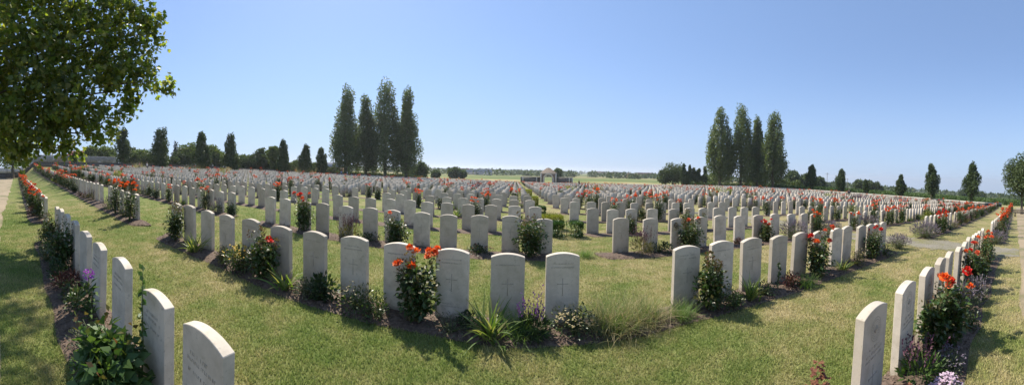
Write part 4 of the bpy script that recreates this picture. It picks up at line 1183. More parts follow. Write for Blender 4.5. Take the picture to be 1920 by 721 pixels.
for i, (px, top, w, r_, lb, mt) in enumerate([
        (172, 273, 32, 92, 'light green rounded tree right of the red tiled roof', 'ash'),
        (203, 270, 36, 92, 'spreading light green tree behind the slim tree with visible trunk', 'ash'),
        (246, 273, 22, 100, 'round tree crown just right of the slim tree with visible trunk', 'wood_leaf'),
        (272, 283, 44, 88, 'dull green wide bush left of the widest slim tree', 'ash'),
        (354, 266, 40, 84, 'round broadleaf tree left of the pointed slim tree', 'ash'),
        (402, 268, 48, 84, 'bright round broadleaf tree right of the pointed slim tree', 'ash'),
        (340, 284, 28, 96, 'dark low broadleaf tree behind the conifer', 'wood_leaf'),
        (455, 291, 40, 92, 'pale low tree right of the round broadleaf trees', 'ash'),
        (490, 277, 34, 84, 'dark round tree left of the feathery tree', 'wood_leaf'),
        (514, 265, 22, 80, 'light feathery tree touching a slim dark tree', 'ash'),
        (471, 298, 26, 82, 'short bush between pale low tree and dark round tree', 'wood_leaf'),
        (552, 302, 22, 92, 'brownish small tree between two slim trees', 'ash'),
        (589, 306, 18, 95, 'low green bush between the two small slim trees', 'ash'),
        (788, 299, 32, 112, 'round green tree just right of the left poplar group', 'wood_leaf'),
        (771, 313, 24, 116, 'low bush at the foot of the round tree beside the poplars', 'wood_leaf'),
        (816, 321, 14, 150, 'small dark round bush in the meadow left of a bigger one', 'wood_leaf'),
        (853, 314, 28, 160, 'rounded dark bush alone in the meadow', 'wood_leaf'),
        (866, 320, 14, 160, 'small bush attached to the rounded dark one in the meadow', 'wood_leaf'),
        (1262, 298, 42, 118, 'big rounded tree left of a row of columnar trees', 'wood_leaf'),
        (1247, 316, 24, 116, 'lower left shoulder bush of the big rounded tree', 'wood_leaf'),
        (1046, 312, 13, 190, 'small pale tree directly behind the gatehouse roof', 'ash'),
        (1488, 322, 34, 140, 'dark wood tree behind the detached poplar', 'wood_leaf'),
        (1512, 324, 30, 150, 'dark wood tree behind a lone slim tree', 'wood_leaf'),
        (1536, 332, 26, 150, 'lower wood tree at the right end of the dark wood', 'wood_leaf'),
        (1470, 336, 24, 120, 'grey-green bush at the foot of the dark wood', 'ash'),
        (1494, 340, 20, 118, 'round bush below the dark wood', 'ash'),
        (1612, 337, 22, 170, 'left tree of a copse in the fields', 'wood_leaf'),
        (1630, 339, 22, 175, 'middle tree of a copse in the fields', 'wood_leaf'),
        (1646, 342, 20, 175, 'right tree of a copse in the fields', 'wood_leaf'),
        (1415, 322, 50, 112, 'bushy tree behind the gap in the right poplar group', 'wood_leaf'),
        (1338, 322, 26, 120, 'dark bush behind the leftmost right-hand poplar', 'wood_leaf'),
        (1810, 356, 20, 260, 'far round wood left of the biggest egg-shaped tree', 'wood_leaf'),
        (1838, 360, 22, 260, 'far round wood right of the biggest egg-shaped tree', 'wood_leaf')]):
    put_tree(px, top, w * 1.25, r_, 'broadleaf_tree' if 'bush' not in lb else 'bush', lb, BG, 'round', mt, 370 + i, 4200, .6 if r_ < 130 else .95, rad=.2, clear=.05, low=-.05, nb=18, cat='tree' if 'bush' not in lb else 'bush')
for i, (px, top, lb) in enumerate([(1282, 306, 'first and tallest of the low columnar trees, by the big rounded tree'), (1293, 309, 'second low columnar tree from the big rounded tree'),
                                   (1301, 313, 'third low columnar tree from the big rounded tree'), (1309, 315, 'fourth and smallest low columnar tree in the row'), (1322, 311, 'low columnar tree next to the leftmost right-hand poplar')]):
    put_tree(px, top, 14, 112, 'columnar_tree', lb, 'row of low columnar trees', 'slim', 'hornbeam', 420 + i, 2600, .5, rad=.15, clear=.06, nb=12, low=.05)
# conifer with layered boughs
x, y = polar(330, 84); H = height_to(330, 262, x, y); W = 22 / F * 84
r = np.random.default_rng(440); B = []
for i in range(26):
    t = .12 + .84 * i / 26; a = i * 2.4; rr = W * .42 * (1 - t) ** .8 * r.uniform(.6, 1.2)
    B.append(((math.cos(a) * rr, math.sin(a) * rr, H * t), (W * .20 * (1.1 - t) + .12, W * .20 * (1.1 - t) + .12, .28)))
root = empty('conifer_tree', (x, y, g(x, y)), 0, 'open-branched conifer between the widest slim tree and a round tree', 'tree')
trunk_mesh(H, .2, B, r, .1, 10).build('trunk', MAT['bark'], root, True); crown_mesh(B, 1500, .34, r, -.1).build('crown', MAT['conifer'], root)

# hedges
def hedge(px0, px1, r0, r1, h, label, mat='wood_leaf', n=7000, leaf=.42):
    p = np.array([polar(px0, r0), polar(px1, r1)]); L = np.linalg.norm(p[1] - p[0]); m = int(L / 1.3) + 2
    rr = np.random.default_rng(int(px0)); B = []
    for i in range(m):
        q = p[0] + (p[1] - p[0]) * i / (m - 1); hh = h * rr.uniform(.8, 1.15)
        B.append(((q[0] - p[0][0], q[1] - p[0][1], g(*q) - g(*p[0]) + hh * .5), (.95, .95, hh * .55)))
    root = empty('hedge', (p[0][0], p[0][1], g(*p[0])), 0, label, 'hedge', 'hedges behind the graves')
    cm = crown_mesh(B, n, leaf, rr); st = MB()
    for b in B[::2]: st.tube([[b[0][0], b[0][1], b[0][2] - h * .7], b[0]], [.06, .02], 5)
    cm.merge(st, None, [1]); cm.build('foliage', [MAT[mat], MAT['bark']], root)
hedge(222, 330, 82, 78, 3.0, 'dark low hedge behind the boundary wall at the left')
hedge(330, 470, 80, 82, 3.6, 'dark hedge below the round broadleaf trees')
hedge(466, 625, 82, 88, 2.6, 'dark hedge between the slim trees and the left poplars')
hedge(625, 790, 92, 100, 1.3, 'low hedge running behind the left poplar trunks')
hedge(1300, 1480, 100, 106, 1.6, 'hedge behind the right poplar trunks')

# the sycamore by the path: trunk beside the camera, boughs hanging into view
def sycamore():
    r = np.random.default_rng(500)
    bx, by = -8.2, -2.6; bz = g(bx, by)
    S = [(285, 62, 7.2, .2), (297, 76, 7.2, .13), (270, 100, 7.1, .24), (318, 163, 7, .1), (252, 196, 6.9, .18), (228, 212, 6.9, .24), (290, 30, 7.3, .12), (135, 262, 6.9, .16), (150, 290, 7, .1), (15, 25, 6.4, 1.0), (80, 20, 6.6, 1.0), (150, 15, 6.8, .9), (205, 12, 7, .75), (238, 22, 7.1, .5), (262, 40, 7.2, .36), (280, 38, 7.2, .22), (240, 72, 7, .5), (20, 95, 6.2, 1.0), (95, 85, 6.5, 1.0),
         (160, 75, 6.8, .8), (205, 85, 7, .7), (215, 120, 7, .62), (243, 128, 7, .45), (268, 138, 7, .32), (290, 152, 7, .24), (305, 160, 7, .16), (50, 155, 6.2, .95), (120, 150, 6.5, .9), (175, 150, 6.8, .7), (222, 160, 7, .42),
         (250, 168, 7, .28), (40, 205, 6.2, .75), (110, 198, 6.5, .65), (155, 205, 6.7, .55), (185, 228, 6.8, .45), (205, 240, 6.8, .28), (178, 252, 6.8, .2), (150, 232, 6.7, .33), (120, 222, 6.6, .38), (85, 215, 6.5, .5),
         (10, 238, 6.6, .7), (55, 245, 6.6, .55), (85, 258, 6.8, .42), (105, 270, 6.9, .3), (122, 280, 7, .16), (20, 275, 6.7, .5), (58, 280, 6.8, .36), (-40, 120, 6.3, 1.1), (-50, 220, 6.5, .9), (30, -60, 6.4, 1.1), (120, -70, 6.8, 1.1), (210, -50, 7.2, .8)]
    HI = [(-6.9, 5.6, 8.5, .9), (-7.7, 5.9, 8.7, .9), (-8.5, 5.6, 8.6, 1.), (-9.3, 6.1, 8.9, 1.), (-8.1, 4.8, 8.4, .9), (-6.4, 5.0, 8.3, .7), (-10.4, 6.2, 9.8, 1.1), (-9.6, 4.4, 9., 1.), (-11.0, 6.2, 10.8, 1.), (-11.6, 4.6, 10.6, 1.1)]  # unseen boughs above the view, added to throw shade on the left lawn
    B = []
    for px, py, rr, rad in S:
        d = ray(px, py); d = d / math.hypot(d[0], d[1]) * rr
        B.append((np.array([d[0] - bx, d[1] - by, d[2] + EYE - bz]), (rad * 1.05, rad * 1.05, rad * .85)))
    for hx, hy, hz_, rad in HI:
        B.append((np.array([hx - bx, hy - by, hz_ - bz]), (rad, rad, rad * .7)))
    for i in range(26):                                    # the rest of the crown, above and behind
        d = rvec(1, r)[0]; d[2] = abs(d[2])
        B.append((np.array([d[0] * 3.7 + .2, d[1] * 3.1 - .8, 6.2 + d[2] * 4.2]), (1.4, 1.4, 1.1)))
    root = empty('sycamore_tree', (bx, by, bz), 0, 'big leafy tree hanging over the path at the top left corner', 'tree')
    tr = MB()
    tr.tube([[0, 0, -.3], [0, 0, .4], [.05, .05, 2.4], [.2, .1, 4.8], [.3, .2, 7.4], [.3, .2, 9]], [.46, .33, .28, .22, .14, .05], 12)
    for i, (c, rad) in enumerate(B):
        if i % 2 and max(rad) < .6: continue
        z0 = min(max(c[2] * .62, 2.0), 6.5); p0 = np.array([.1, .08, z0])
        m1 = p0 * .55 + c * .45 + [0, 0, .35]; L = np.linalg.norm(c - p0)
        tr.tube([p0, m1, p0 * .15 + c * .85 + [0, 0, .12], c], [.02 + .012 * L, .014 + .007 * L, .02, .008], 6)
    tr.build('trunk', MAT['bark'], root, True)
    mb = MB()
    for i, (c, rad) in enumerate(B):
        near_ = i < len(S)
        m = int((820 if near_ else 620) * rad[0] ** 1.8 / (1 if near_ else 2.0)) + 26
        # leaves gather in sprays along twigs
        k = max(3, m // 13); tw, td = blob_pts(k, c, rad, r, .42)
        idx = r.integers(0, k, m)
        pos = tw[idx] + rvec(m, r) * r.uniform(.02, .21, (m, 1))
        D = td[idx] * .6 + rvec(m, r) * .7 + [0, 0, -.55]
        palm_leaves(mb, pos, D, rvec(m, r) * .8 + [0, 0, .9], r.uniform(.06, .118, m))
    mb.build('crown', MAT['sycamore'], root)
sycamore()
# its neighbours further along the avenue
x, y = polar(24, 62); tree('avenue_tree', 'broad tree far down the path at the left, its trunk visible before the grey fence', 'avenue trees by the path', (x, y, g(x, y)), 10.5, 10, 'round', 'sycamore', 520, 6500, .42, rad=.3, clear=.16, nb=18, low=.14)
x, y = polar(1917, 42); H = height_to(1910, 278, x, y)
tree('avenue_tree', 'round-crowned tree at the right edge above a dark bench', 'avenue trees by the path', (x, y, g(x, y)), H, 5.6, 'round', 'wood_leaf', 521, 13000, .26, rad=.16, clear=.2, nb=22, low=.14)

# far woods and hedgerows: one mass
def far_woods():
    r = np.random.default_rng(560); mb = MB()
    n = 900
    th = np.radians(r.uniform(-38, 93, n)); rr = np.exp(r.uniform(math.log(300), math.log(4200), n))
    # lines of trees: gather in strings
    for i in range(n):
        x, y = rr[i] * math.sin(th[i]), rr[i] * math.cos(th[i]); k = r.integers(1, 6); dx, dy = r.normal(size=2); dl = math.hypot(dx, dy)
        for q in range(k):
            s = (4.2 + rr[i] * .0046) * r.uniform(.6, 1.2)
            px, py = x + dx / dl * q * s * 1.3, y + dy / dl * q * s * .5
            m = 26; pos, d = blob_pts(m, (px, py, g(px, py) + s * .42), (s * .62, s * .62, s * .5), r, .3)
            leaves(mb, pos, d + rvec(m, r), rvec(m, r), s * .5, s * .4)
    tag(mb.build('woodland', MAT['wood_leaf']), 'distant tree lines and woods along the hazy horizon', 'woodland', kind='stuff')
far_woods()

# green crop beyond the right-hand wall
def crops():
    r = np.random.default_rng(570); mb = MB()
    n = 46000
    px = r.uniform(1440, 1945, n); rr = np.exp(r.uniform(math.log(88), math.log(240), n))
    t = (px - X0) / F; x, y = rr * np.sin(t), rr * np.cos(t)
    u = np.round((x * .35 + y) / 3.2) * 3.2; y = u - x * .35 + r.normal(size=n) * .35
    ok = ~in_field(x, y, 9.) & (x > 50); x, y = x[ok], y[ok]; n = len(x)
    C = np.c_[x, y, G(x, y) + r.uniform(.1, 1.5, n)]
    leaves(mb, C, rvec(n, r) + [0, 0, .3], rvec(n, r), r.uniform(.4, .8, n), .4)
    tag(mb.build('crop_rows', MAT['dark_crop']), 'dark green crop growing in rows beyond the right-hand wall', 'crop', kind='stuff')
MAT['dark_crop'] = leafmat('crop_leaf', [(.05, .085, .025), (.07, .11, .03), (.09, .14, .04)], .25, .6, .2)
crops()

# ------------------------------------------------------------------ walls, fence, buildings
def wall(pts, h, t, label, body='flint', cop='coping', ch=.10):
    pts = np.array(pts, float); seg = []
    for a, b_ in zip(pts[:-1], pts[1:]):
        m = max(2, int(np.linalg.norm(b_ - a) / 2)); seg.append(a + (b_ - a) * np.linspace(0, 1, m, endpoint=False)[:, None])
    P = np.vstack(seg + [pts[-1:]]); T = unit(np.gradient(P, axis=0)); N = np.c_[-T[:, 1], T[:, 0]]
    z = G(P[:, 0], P[:, 1]); o = np.array([P[0, 0], P[0, 1], z[0]])
    def prism(w, za, zb):
        R = []
        for s_, zz_ in ((-1, za), (1, za), (1, zb), (-1, zb)):
            R.append(np.c_[P + N * s_ * w / 2, z + zz_])
        V = np.stack(R, 1) - o; n = len(P)
        i = np.arange(n - 1)[:, None] * 4; j = np.arange(4)[None]; j2 = (j + 1) % 4
        mb = MB(); mb.add(V, np.stack([i + j, i + j2, i + 4 + j2, i + 4 + j], -1).reshape(-1, 4))
        mb.f.append((np.array([[0, 1, 2, 3], [4 * n - 1, 4 * n - 2, 4 * n - 3, 4 * n - 4]]), 0))
        return mb
    root = empty('boundary_wall', o, 0, label, 'wall', 'low walls round the cemetery')
    prism(t, -.3, h).build('masonry', MAT[body], root)
    prism(t + .12, h + .002, h + ch).build('coping', MAT[cop], root)
wall([(-63, -9), (-64.5, 8), (-65, 30), (-61, 46)], .95, .5, 'dark low flint wall along the left end of the rows', cop='flint')
wall([(-61, 46), (-54, 58), (-46, 72), (-40, 82)], .8, .5, 'low dark wall between the far left graves and the hedge', cop='flint')
wall([(33, 98), (43, 86), (52, 76), (62, 66), (68, 53), (71, 30), (69, 3)], .62, .6, 'low pale-topped wall along the far right edge of the graves', ch=.22)

# grey slatted fence
def fence():
    pts = np.array([polar(-30, 84), polar(120, 80), polar(216, 77)]); root = empty('fence', (pts[0][0], pts[0][1], g(*pts[0])), 0, 'grey board fence behind the left wall, under the greenhouse', 'fence')
    o = np.array([pts[0][0], pts[0][1], g(*pts[0])]); pn = MB()
    for a, b_ in zip(pts[:-1], pts[1:]):
        L = np.linalg.norm(b_ - a); m = int(L / 2.0); rz = math.atan2(b_[1] - a[1], b_[0] - a[0])
        for i in range(m):
            q = a + (b_ - a) * (i + .5) / m; e = a + (b_ - a) * i / m; zz_ = g(*q) - o[2]
            for k in range(9):
                f_ = a + (b_ - a) * (i + (k + .5) / 9) / m
                pn.box((f_[0] - o[0], f_[1] - o[1], zz_ + 1.35), (L / m / 9 - .03, .03, 1.75), 0, rz)
            ps = MB(); ps.box((e[0] - o[0], e[1] - o[1], g(*e) - o[2] + 1.1), (.12, .12, 2.4), 0, rz); ps.build('post', MAT['wood'], root)
    pn.build('slat_panel', MAT['wood'], root)
fence()

def house(px, r_, rz, L, D, hw, hr, label, wallm, roofm, name='house', z=0., wins=3):
    x, y = polar(px, r_); root = empty(name, (x, y, g(x, y) + z), rz, label, 'house')
    w = MB(); w.box((0, 0, hw / 2 - .5), (L, D, hw + 1)); 
    w.add([[-L / 2, -D / 2, hw], [-L / 2, D / 2, hw], [-L / 2, 0, hw + hr - .1]], [[0, 1, 2]]); w.add([[L / 2, -D / 2, hw], [L / 2, D / 2, hw], [L / 2, 0, hw + hr - .1]], [[0, 1, 2]])
    w.build('wall', MAT[wallm], root)
    e = .35; rf = MB()
    for s_ in (-1, 1):
        V = np.array([[-L / 2 - e, s_ * (D / 2 + e), hw - .12], [L / 2 + e, s_ * (D / 2 + e), hw - .12], [L / 2 + e, 0, hw + hr], [-L / 2 - e, 0, hw + hr]])
        rf.add(np.vstack([V, V + [0, 0, .18]]), [[0, 1, 2, 3], [4, 5, 6, 7], [0, 1, 5, 4], [1, 2, 6, 5], [0, 3, 7, 4]])
    ro = rf.build('roof', MAT[roofm], root)
    ch = MB(); ch.box((L * .3, 0, hw + hr + .35), (.6, .6, 1.3)); ch.build('chimney', MAT['brick'], ro)
    for i in range(wins):
        wn = MB(); wn.box(((i - (wins - 1) / 2) * L / (wins + .5), -D / 2 - .01, hw * .55), (1.0, .06, 1.1)); wn.build('window', MAT['window'], root)
    return root
house(151, 112, .9, 8, 6, 2.6, 2.6, 'house with red tiled roof and gable showing between tiny slim tree and light green tree', 'brick', 'tile')
house(127, 120, .75, 9, 7, 1.6, 1.6, 'low house with flat orange roof half hidden behind the grey fence', 'brick', 'tile')
house(619, 135, .5, 11, 7, 2.6, 1.6, 'red brick building with grey roof just left of the poplars', 'brick', 'slate')
house(893, 380, .05, 24, 9, 2.4, 2.8, 'long grey-roofed farm building in the fields left of the gatehouse', 'render', 'slate', 'farm_building', wins=5)
house(905, 360, .2, 20, 9, 3, 3, 'smaller pale farm building behind the long grey-roofed one', 'render', 'slate', 'farm_building')
house(872, 620, .3, 16, 9, 4.5, 4, 'far farmhouse with orange roof at the left tree line', 'render', 'tile')
house(1192, 520, .1, 30, 11, 3, 3, 'long orange-roofed farm right of the gatehouse', 'brick', 'tile', 'farm_building', wins=5)
house(1208, 520, -.2, 22, 10, 4, 4, 'second orange-roofed farm behind the long one', 'brick', 'tile', 'farm_building')
house(1126, 900, 0, 26, 12, 5, 5, 'pale village house with orange roof on the horizon, above the meadow', 'render', 'tile')
house(1150, 950, .4, 22, 12, 5, 5, 'pale village house right of its twin on the horizon', 'render', 'tile')
house(1710, 760, 1.2, 18, 9, 3, 3, 'far farm with pale walls beyond the crop, above the short slim tree', 'render', 'tile')
house(1780, 860, 1.5, 20, 9, 3, 3, 'far farm with orange roof left of the biggest egg-shaped tree', 'render', 'tile')
house(1880, 700, 1.5, 18, 9, 3, 3, 'far farm with pale walls left of the right edge tree', 'render', 'tile')

def greenhouse():
    x, y = polar(68, 104); rz = 1.35; root = empty('greenhouse', (x, y, g(x, y)), rz, 'long pale greenhouse with curved roof behind the grey fence', 'greenhouse')
    L, D, h = 10.5, 6., 2.1
    a = np.linspace(0, PI, 13); prof = np.r_[[[-D / 2, 0]], np.c_[-np.cos(a) * D / 2, h + np.sin(a) * 1.5], [[D / 2, 0]]]
    k = len(prof); V = np.vstack([np.c_[np.full(k, s_ * L / 2), prof] for s_ in (-1, 1)])
    gl = MB(); gl.add(V, [[i, i + 1, k + i + 1, k + i] for i in range(k - 1)]); gl.f.append((np.array([list(range(k)), list(range(2 * k - 1, k - 1, -1))]), 0))
    gl.build('glazing', MAT['glass'], root)
    fr = MB()
    for i in range(8):
        X = -L / 2 + L * i / 7; fr.tube(np.c_[np.full(k, X), prof * [1.006, 1.006]], .05, 5)
    for zz_, yy in ((h, -D / 2 - .03), (h, D / 2 + .03), (h + 1.53, 0)): fr.tube([[-L / 2, yy, zz_], [L / 2, yy, zz_]], .05, 5)
    fr.build('frame', MAT['metal'], root)
greenhouse()

def gatehouse():
    r_ = 134; x, y = polar(1028, r_); s = r_ / F
    root = empty('gatehouse', (x, y, g(x, y) + .1), -math.atan2(x, y) + .03, 'flint gatehouse with pyramid roof and round arch at the far end of the graves', 'gatehouse')
    W, D = 30 * s, 5.0; ow = 14.5 * s; eave = 3.75; spring = 1.75
    # block with an arched opening, front and back alike
    a = np.linspace(0, PI, 17); R = ow / 2
    inner = np.r_[[[R, -.6]], np.c_[np.cos(a) * R, spring + np.sin(a) * R], [[-R, -.6]]]
    mb = MB(); k = len(inner)
    outer = np.r_[[[W / 2, -.6]], [[W / 2 if q < 4 else (-W / 2 if q > 12 else np.interp(q, [4, 12], [W / 2, -W / 2])), eave if 4 <= q <= 12 else np.interp(q if q < 4 else 16 - q, [0, 4], [spring, eave])] for q in range(17)], [[-W / 2, -.6]]]
    V = np.vstack([np.c_[inner[:, 0], np.full(k, -D / 2), inner[:, 1]], np.c_[outer[:, 0], np.full(k, -D / 2), outer[:, 1]], np.c_[inner[:, 0], np.full(k, D / 2), inner[:, 1]], np.c_[outer[:, 0], np.full(k, D / 2), outer[:, 1]]])
    i = np.arange(k - 1)
    mb.add(V, np.vstack([np.c_[i, i + 1, k + i + 1, k + i], np.c_[2 * k + i, 3 * k + i, 3 * k + i + 1, 2 * k + i + 1], np.c_[i, 2 * k + i, 2 * k + i + 1, i + 1], np.c_[k + i, k + i + 1, 3 * k + i + 1, 3 * k + i]]))
    mb.build('wall', MAT['gate_flint'], root)
    # pale stone ring round the arch
    ar = MB(); q = np.r_[[[R + .55, -.2]], np.c_[np.cos(a) * (R + .55), spring + np.sin(a) * (R + .55)], [[-R - .55, -.2]]]
    inn = inner.copy(); inn[0, 1] = inn[-1, 1] = -.2
    V = np.vstack([np.c_[p_[:, 0], np.full(k, yy), p_[:, 1]] for yy in (-D / 2 - .12, -D / 2 + .02) for p_ in (inn * [.985, 1], q)])
    ar.add(V, np.vstack([np.c_[i, i + 1, k + i + 1, k + i], np.c_[k + i, k + i + 1, 3 * k + i + 1, 3 * k + i], np.c_[i, 2 * k + i, 2 * k + i + 1, i + 1]]))
    ar.build('arch', MAT['coping'], root)
    for sx in (-1, 1):
        c_ = MB(); c_.box((sx * (W / 2 - .28), -D / 2 - .05, 1.6), (.62, .16, 4.3)); c_.build('quoin', MAT['coping'], root)
    co = MB(); co.box((0, 0, eave + .16), (W + .2, D + .2, .30)); co.build('cornice', MAT['coping'], root)
    rf = MB(); e = .12; hb = eave + .32; ht = height_to(1028, 314.5, x, y) - .1
    V = [[-W / 2 - e, -D / 2 - e, hb], [W / 2 + e, -D / 2 - e, hb], [W / 2 + e, D / 2 + e, hb], [-W / 2 - e, D / 2 + e, hb], [-.7, 0, ht], [.7, 0, ht]]
    rf.add(V, [[0, 1, 5, 4], [2, 3, 4, 5]]); rf.f.append((np.array([[1, 2, 5], [3, 0, 4]]), 0)); rf.add(V[:4], [[0, 1, 2, 3]])
    ro = rf.build('roof', MAT['gate_tile'], root)
    fi = MB(); fi.tube([[0, 0, ht - .1], [0, 0, ht + .25]], [.22, .12], 8); fi.build('finial', MAT['coping'], ro)
    # low flint wings with pale piers and coping
    for sx, L in ((-1, 37 * s), (1, 31 * s)):
        w = MB(); w.box((sx * (W / 2 + L / 2), .3, .65), (L - .02, .6, 3.1)); wo = w.build('wing_wall', MAT['flint'], root)
        c_ = MB(); c_.box((sx * (W / 2 + L / 2), .3, 2.3), (L + .3, .8, .18)); c_.build('coping', MAT['coping'], wo)
        for q_ in (.12, .82) if sx < 0 else (.80, .98):
            p_ = MB(); p_.box((sx * (W / 2 + L * (1 - q_ if sx < 0 else q_)), -.06, .9), (.55, .2, 2.6)); p_.build('pier', MAT['coping'], wo)
MAT['gate_flint'] = plain('reddish_flint', (.19, .14, .115), .85, .35, 2.5)
MAT['gate_tile'] = plain('weathered_roof_tiles', (.15, .115, .085), .85, .15, 2)
gatehouse()

# utility poles far right, bench at the right edge
def pole(px, r_, h, label):
    x, y = polar(px, r_); root = empty('utility_pole', (x, y, g(x, y)), -math.atan2(x, y), label, 'utility pole')
    m_ = MB(); m_.tube([[0, 0, -.3], [0, 0, h]], [.14, .10], 8); m_.build('post', MAT['bark'], root)
    c_ = MB(); c_.box((0, -.12, h - .5), (1.6, .1, .12)); c_.build('crossarm', MAT['bark'], root)
    for sx in (-.7, 0, .7):
        i_ = MB(); i_.tube([[sx, -.12, h - .43], [sx, -.12, h - .2]], [.06, .04], 6); i_.build('insulator', MAT['metal'], root)
pole(1551, 150, 8.5, 'wooden utility pole at the right end of the dark wood')
pole(1589, 170, 7, 'wooden utility pole between a slim tree and the copse')

def bench():
    x, y = polar(1916, 36); root = empty('park_bench', (x, y, g(x, y)), 1.35, 'dark bench under the right edge tree', 'bench')
    st = MB()
    for i in range(4): st.box((0, -.2 + i * .13, .44), (1.6, .1, .04))
    st.build('seat', MAT['bark'], root)
    bk = MB()
    for i in range(3): bk.box((0, .28, .55 + i * .13), (1.6, .04, .1))
    bk.build('backrest', MAT['bark'], root)
    for sx in (-.7, .7):
        for sy in (-.2, .26):
            l_ = MB(); l_.box((sx, sy, .2), (.07, .07, .46)); l_.build('leg', MAT['bark'], root)
bench()

# ------------------------------------------------------------------ people
def skin_obj(name, pts, edges, radii, mat, parent):
    me = bpy.data.meshes.new(name); me.from_pydata(pts, edges, []); o = link(name, me, parent)
    md = o.modifiers.new('skin', 'SKIN')
    me2 = o.data
    if not me2.skin_vertices: me2.attributes
    bm = bmesh.new(); bm.from_mesh(me2); ly = bm.verts.layers.skin.verify(); bm.verts.ensure_lookup_table()
    for v, rr in zip(bm.verts, radii):
        v[ly].radius = (rr, rr) if not isinstance(rr, tuple) else rr
    bm.verts[0][ly].use_root = True
    bm.to_mesh(me2); bm.free()
    s_ = o.modifiers.new('sub', 'SUBSURF'); s_.levels = 1; s_.render_levels = 1
    me2.materials.append(mat)
    return o
def person(px, r_, rz, shirt, legs, label, stride=.12, h=1.72, hairlong=False, arm=.1):
    x, y = polar(px, r_); root = empty('person', (x, y, g(x, y)), rz, label, 'person', 'visitors among the graves'); root.scale = (h / 1.75,) * 3
    J = dict(pel=(0, 0, .95), bel=(0, -.01, 1.10), che=(0, 0, 1.30), nek=(0, 0, 1.48), hed=(0, -.02, 1.62), top=(0, -.01, 1.70),
             lh=(.09, 0, .90), lk=(.10, -stride * .6, .50), la=(.10, stride * .4 - .02, .08), lt=(.10, stride * .4 - .16, .04),
             rh=(-.09, 0, .90), rk=(-.10, stride * .1, .49), ra=(-.10, stride + .02, .09), rt=(-.10, stride - .12, .04),
             ls=(.18, 0, 1.40), le=(.23, .02 + arm * .3, 1.14), lw=(.22, -.10 - arm, .92), lf=(.21, -.14 - arm, .82), rs=(-.18, 0, 1.40), re=(-.23, .04, 1.14), rw=(-.22, -.05 + arm, .90), rf=(-.21, -.07 + arm, .80))
    K = list(J); ix = {k_: i for i, k_ in enumerate(K)}
    E = [('pel', 'bel'), ('bel', 'che'), ('che', 'nek'), ('nek', 'hed'), ('hed', 'top'), ('pel', 'lh'), ('lh', 'lk'), ('lk', 'la'), ('la', 'lt'), ('pel', 'rh'), ('rh', 'rk'), ('rk', 'ra'), ('ra', 'rt'),
         ('che', 'ls'), ('ls', 'le'), ('le', 'lw'), ('lw', 'lf'), ('che', 'rs'), ('rs', 're'), ('re', 'rw'), ('rw', 'rf')]
    R = dict(pel=.13, bel=.12, che=.14, nek=.055, hed=.10, top=.075, lh=.085, lk=.06, la=.04, lt=.035, rh=.085, rk=.06, ra=.04, rt=.035, ls=.055, le=.04, lw=.03, lf=.03, rs=.055, re=.04, rw=.03, rf=.03)
    skin_obj('body', [J[k_] for k_ in K], [(ix[a], ix[b_]) for a, b_ in E], [R[k_] for k_ in K], MAT['skin'], root)
    def part(nm, ks, es, mat, g_):
        kk = {k_: i for i, k_ in enumerate(ks)}
        skin_obj(nm, [J[k_] for k_ in ks], [(kk[a], kk[b_]) for a, b_ in es], [R[k_] + g_ for k_ in ks], MAT[mat], root)
    part('shirt', ['che', 'bel', 'pel', 'ls', 'le', 'rs', 're'], [('che', 'bel'), ('bel', 'pel'), ('che', 'ls'), ('ls', 'le'), ('che', 'rs'), ('rs', 're')], shirt, .025)
    part('trousers', ['pel', 'lh', 'lk', 'la', 'rh', 'rk', 'ra'], [('pel', 'lh'), ('lh', 'lk'), ('lk', 'la'), ('pel', 'rh'), ('rh', 'rk'), ('rk', 'ra')], legs, .022)
    hm = MB(); r = np.random.default_rng(3); 
    a = np.linspace(0, 2 * PI, 13)[:-1]
    rows = [(1.60, .125), (1.67, .125), (1.74, .10), (1.775, .05)]
    V = [[math.cos(t) * q, .02 + math.sin(t) * q, z] for z, q in rows for t in a] + [[0, .02, 1.785]]
    hm.add(V, [[k_ * 12 + i, k_ * 12 + (i + 1) % 12, k_ * 12 + 12 + (i + 1) % 12, k_ * 12 + 12 + i] for k_ in range(3) for i in range(12)]); hm.f.append((np.array([[36 + i, 36 + (i + 1) % 12, 48] for i in range(12)]), 0))
    hm.build('hair', MAT['hair'], root, True)
person(276, 56, 2.6, 'cloth_white', 'cloth_navy', 'person in a white shirt walking among the far left rows')
person(262, 57, 2.9, 'cloth_pink', 'cloth_khaki', 'person in faded pink beside the one in white', h=1.62)
person(1086, 84, .6, 'cloth_black', 'cloth_black', 'person dressed in black walking right of the gatehouse', h=1.8)
person(640, 78, 1., 'cloth_blue', 'cloth_navy', 'person in pale blue beneath the left poplars', stride=.04)
person(651, 78, 2., 'cloth_white', 'cloth_khaki', 'person in white and khaki beneath the left poplars', stride=.02, h=1.66)
person(1593, 52, 2.2, 'cloth_navy', 'cloth_khaki', 'person in navy standing among the far right rows', stride=.05)

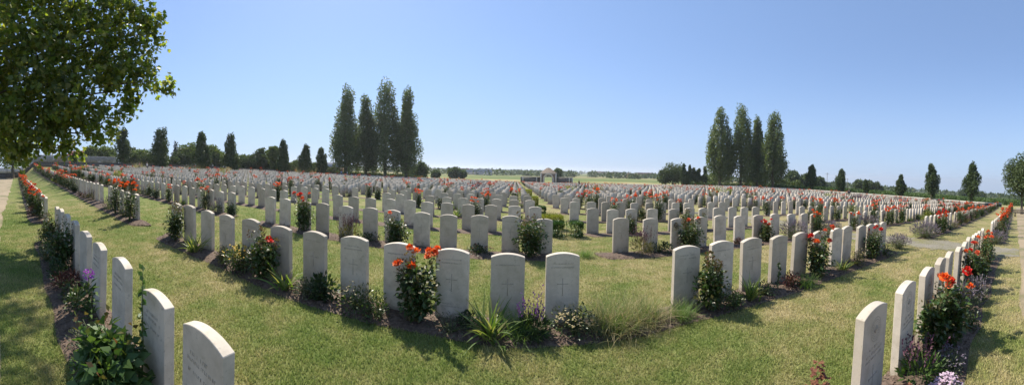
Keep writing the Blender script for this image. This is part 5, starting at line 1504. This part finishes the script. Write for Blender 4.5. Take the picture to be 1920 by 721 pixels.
# ------------------------------------------------------------------ light, sky, air, camera
SUN_AZ, SUN_EL = math.radians(-33), math.radians(50)
sv = Vector((math.sin(SUN_AZ) * math.cos(SUN_EL), math.cos(SUN_AZ) * math.cos(SUN_EL), math.sin(SUN_EL)))
sd = bpy.data.lights.new('sun', 'SUN'); sd.energy = 5.0; sd.angle = math.radians(.53); sd.color = (1., .935, .83)
so = bpy.data.objects.new('sun', sd); COL.objects.link(so); so.rotation_euler = sv.to_track_quat('Z', 'Y').to_euler(); so.location = (0, 0, 40)
w = bpy.data.worlds.new('World'); scene.world = w; w.use_nodes = True
nt = w.node_tree; bg = nt.nodes['Background']; sk = nt.nodes.new('ShaderNodeTexSky')
sk.sky_type = 'NISHITA'; sk.sun_disc = False; sk.sun_elevation = SUN_EL; sk.sun_rotation = SUN_AZ
sk.altitude = 50; sk.air_density = 1.0; sk.dust_density = .3; sk.ozone_density = 2.0
tc = nt.nodes.new('ShaderNodeTexCoord'); sep = nt.nodes.new('ShaderNodeSeparateXYZ'); nt.links.new(tc.outputs['Generated'], sep.inputs[0])
mr = nt.nodes.new('ShaderNodeMapRange'); mr.interpolation_type = 'SMOOTHERSTEP'
mr.inputs['From Min'].default_value = -.08; mr.inputs['From Max'].default_value = .42; mr.inputs['To Min'].default_value = .9; mr.inputs['To Max'].default_value = .40
nt.links.new(sep.outputs[2], mr.inputs[0])
zen = mixc(nt, mr.outputs[0], (1.55, 3.0, 6.5), (3.1, 4.2, 5.8))
# summer air near the horizon is paler than the model's
skc = mixc(nt, mr.outputs[0], mixc(nt, 1.0, sk.outputs[0], (1.0, 1.0, 1.06), 'MULTIPLY'), zen)
nt.links.new(skc, bg.inputs[0]); bg.inputs[1].default_value = .098

hz = MB(); hz.box((0, 1200, -70), (9400, 7400, 220))
m, nt, b, o_ = newmat('summer_haze'); nt.nodes.remove(b)
pv = nt.nodes.new('ShaderNodeVolumePrincipled'); pv.inputs['Color'].default_value = (.9, .95, 1., 1); pv.inputs['Density'].default_value = .00024; pv.inputs['Anisotropy'].default_value = .3
nt.links.new(pv.outputs[0], o_.inputs['Volume'])
tag(hz.build('haze', m), None, None, kind='stuff')
cam = bpy.data.cameras.new('camera'); co_ = bpy.data.objects.new('camera', cam); COL.objects.link(co_)
cam.type = 'PANO'; cam.panorama_type = 'CENTRAL_CYLINDRICAL'
cam.central_cylindrical_range_u_min = -X0 / F; cam.central_cylindrical_range_u_max = (1920 - X0) / F
cam.central_cylindrical_range_v_min = -(721 - C0) / F; cam.central_cylindrical_range_v_max = C0 / F
cam.central_cylindrical_radius = 1.0
cam.clip_start = .05; cam.clip_end = 20000
M = Matrix(((RT[0], UP[0], -FW[0], 0), (RT[1], UP[1], -FW[1], 0), (RT[2], UP[2], -FW[2], EYE), (0, 0, 0, 1)))
co_.matrix_world = M
scene.camera = co_
scene.view_settings.view_transform = 'Standard'; scene.view_settings.look = 'None'; scene.view_settings.exposure = .68; scene.view_settings.gamma = 1
scene.cycles.max_bounces = 6; scene.cycles.transparent_max_bounces = 4; scene.cycles.use_denoising = True
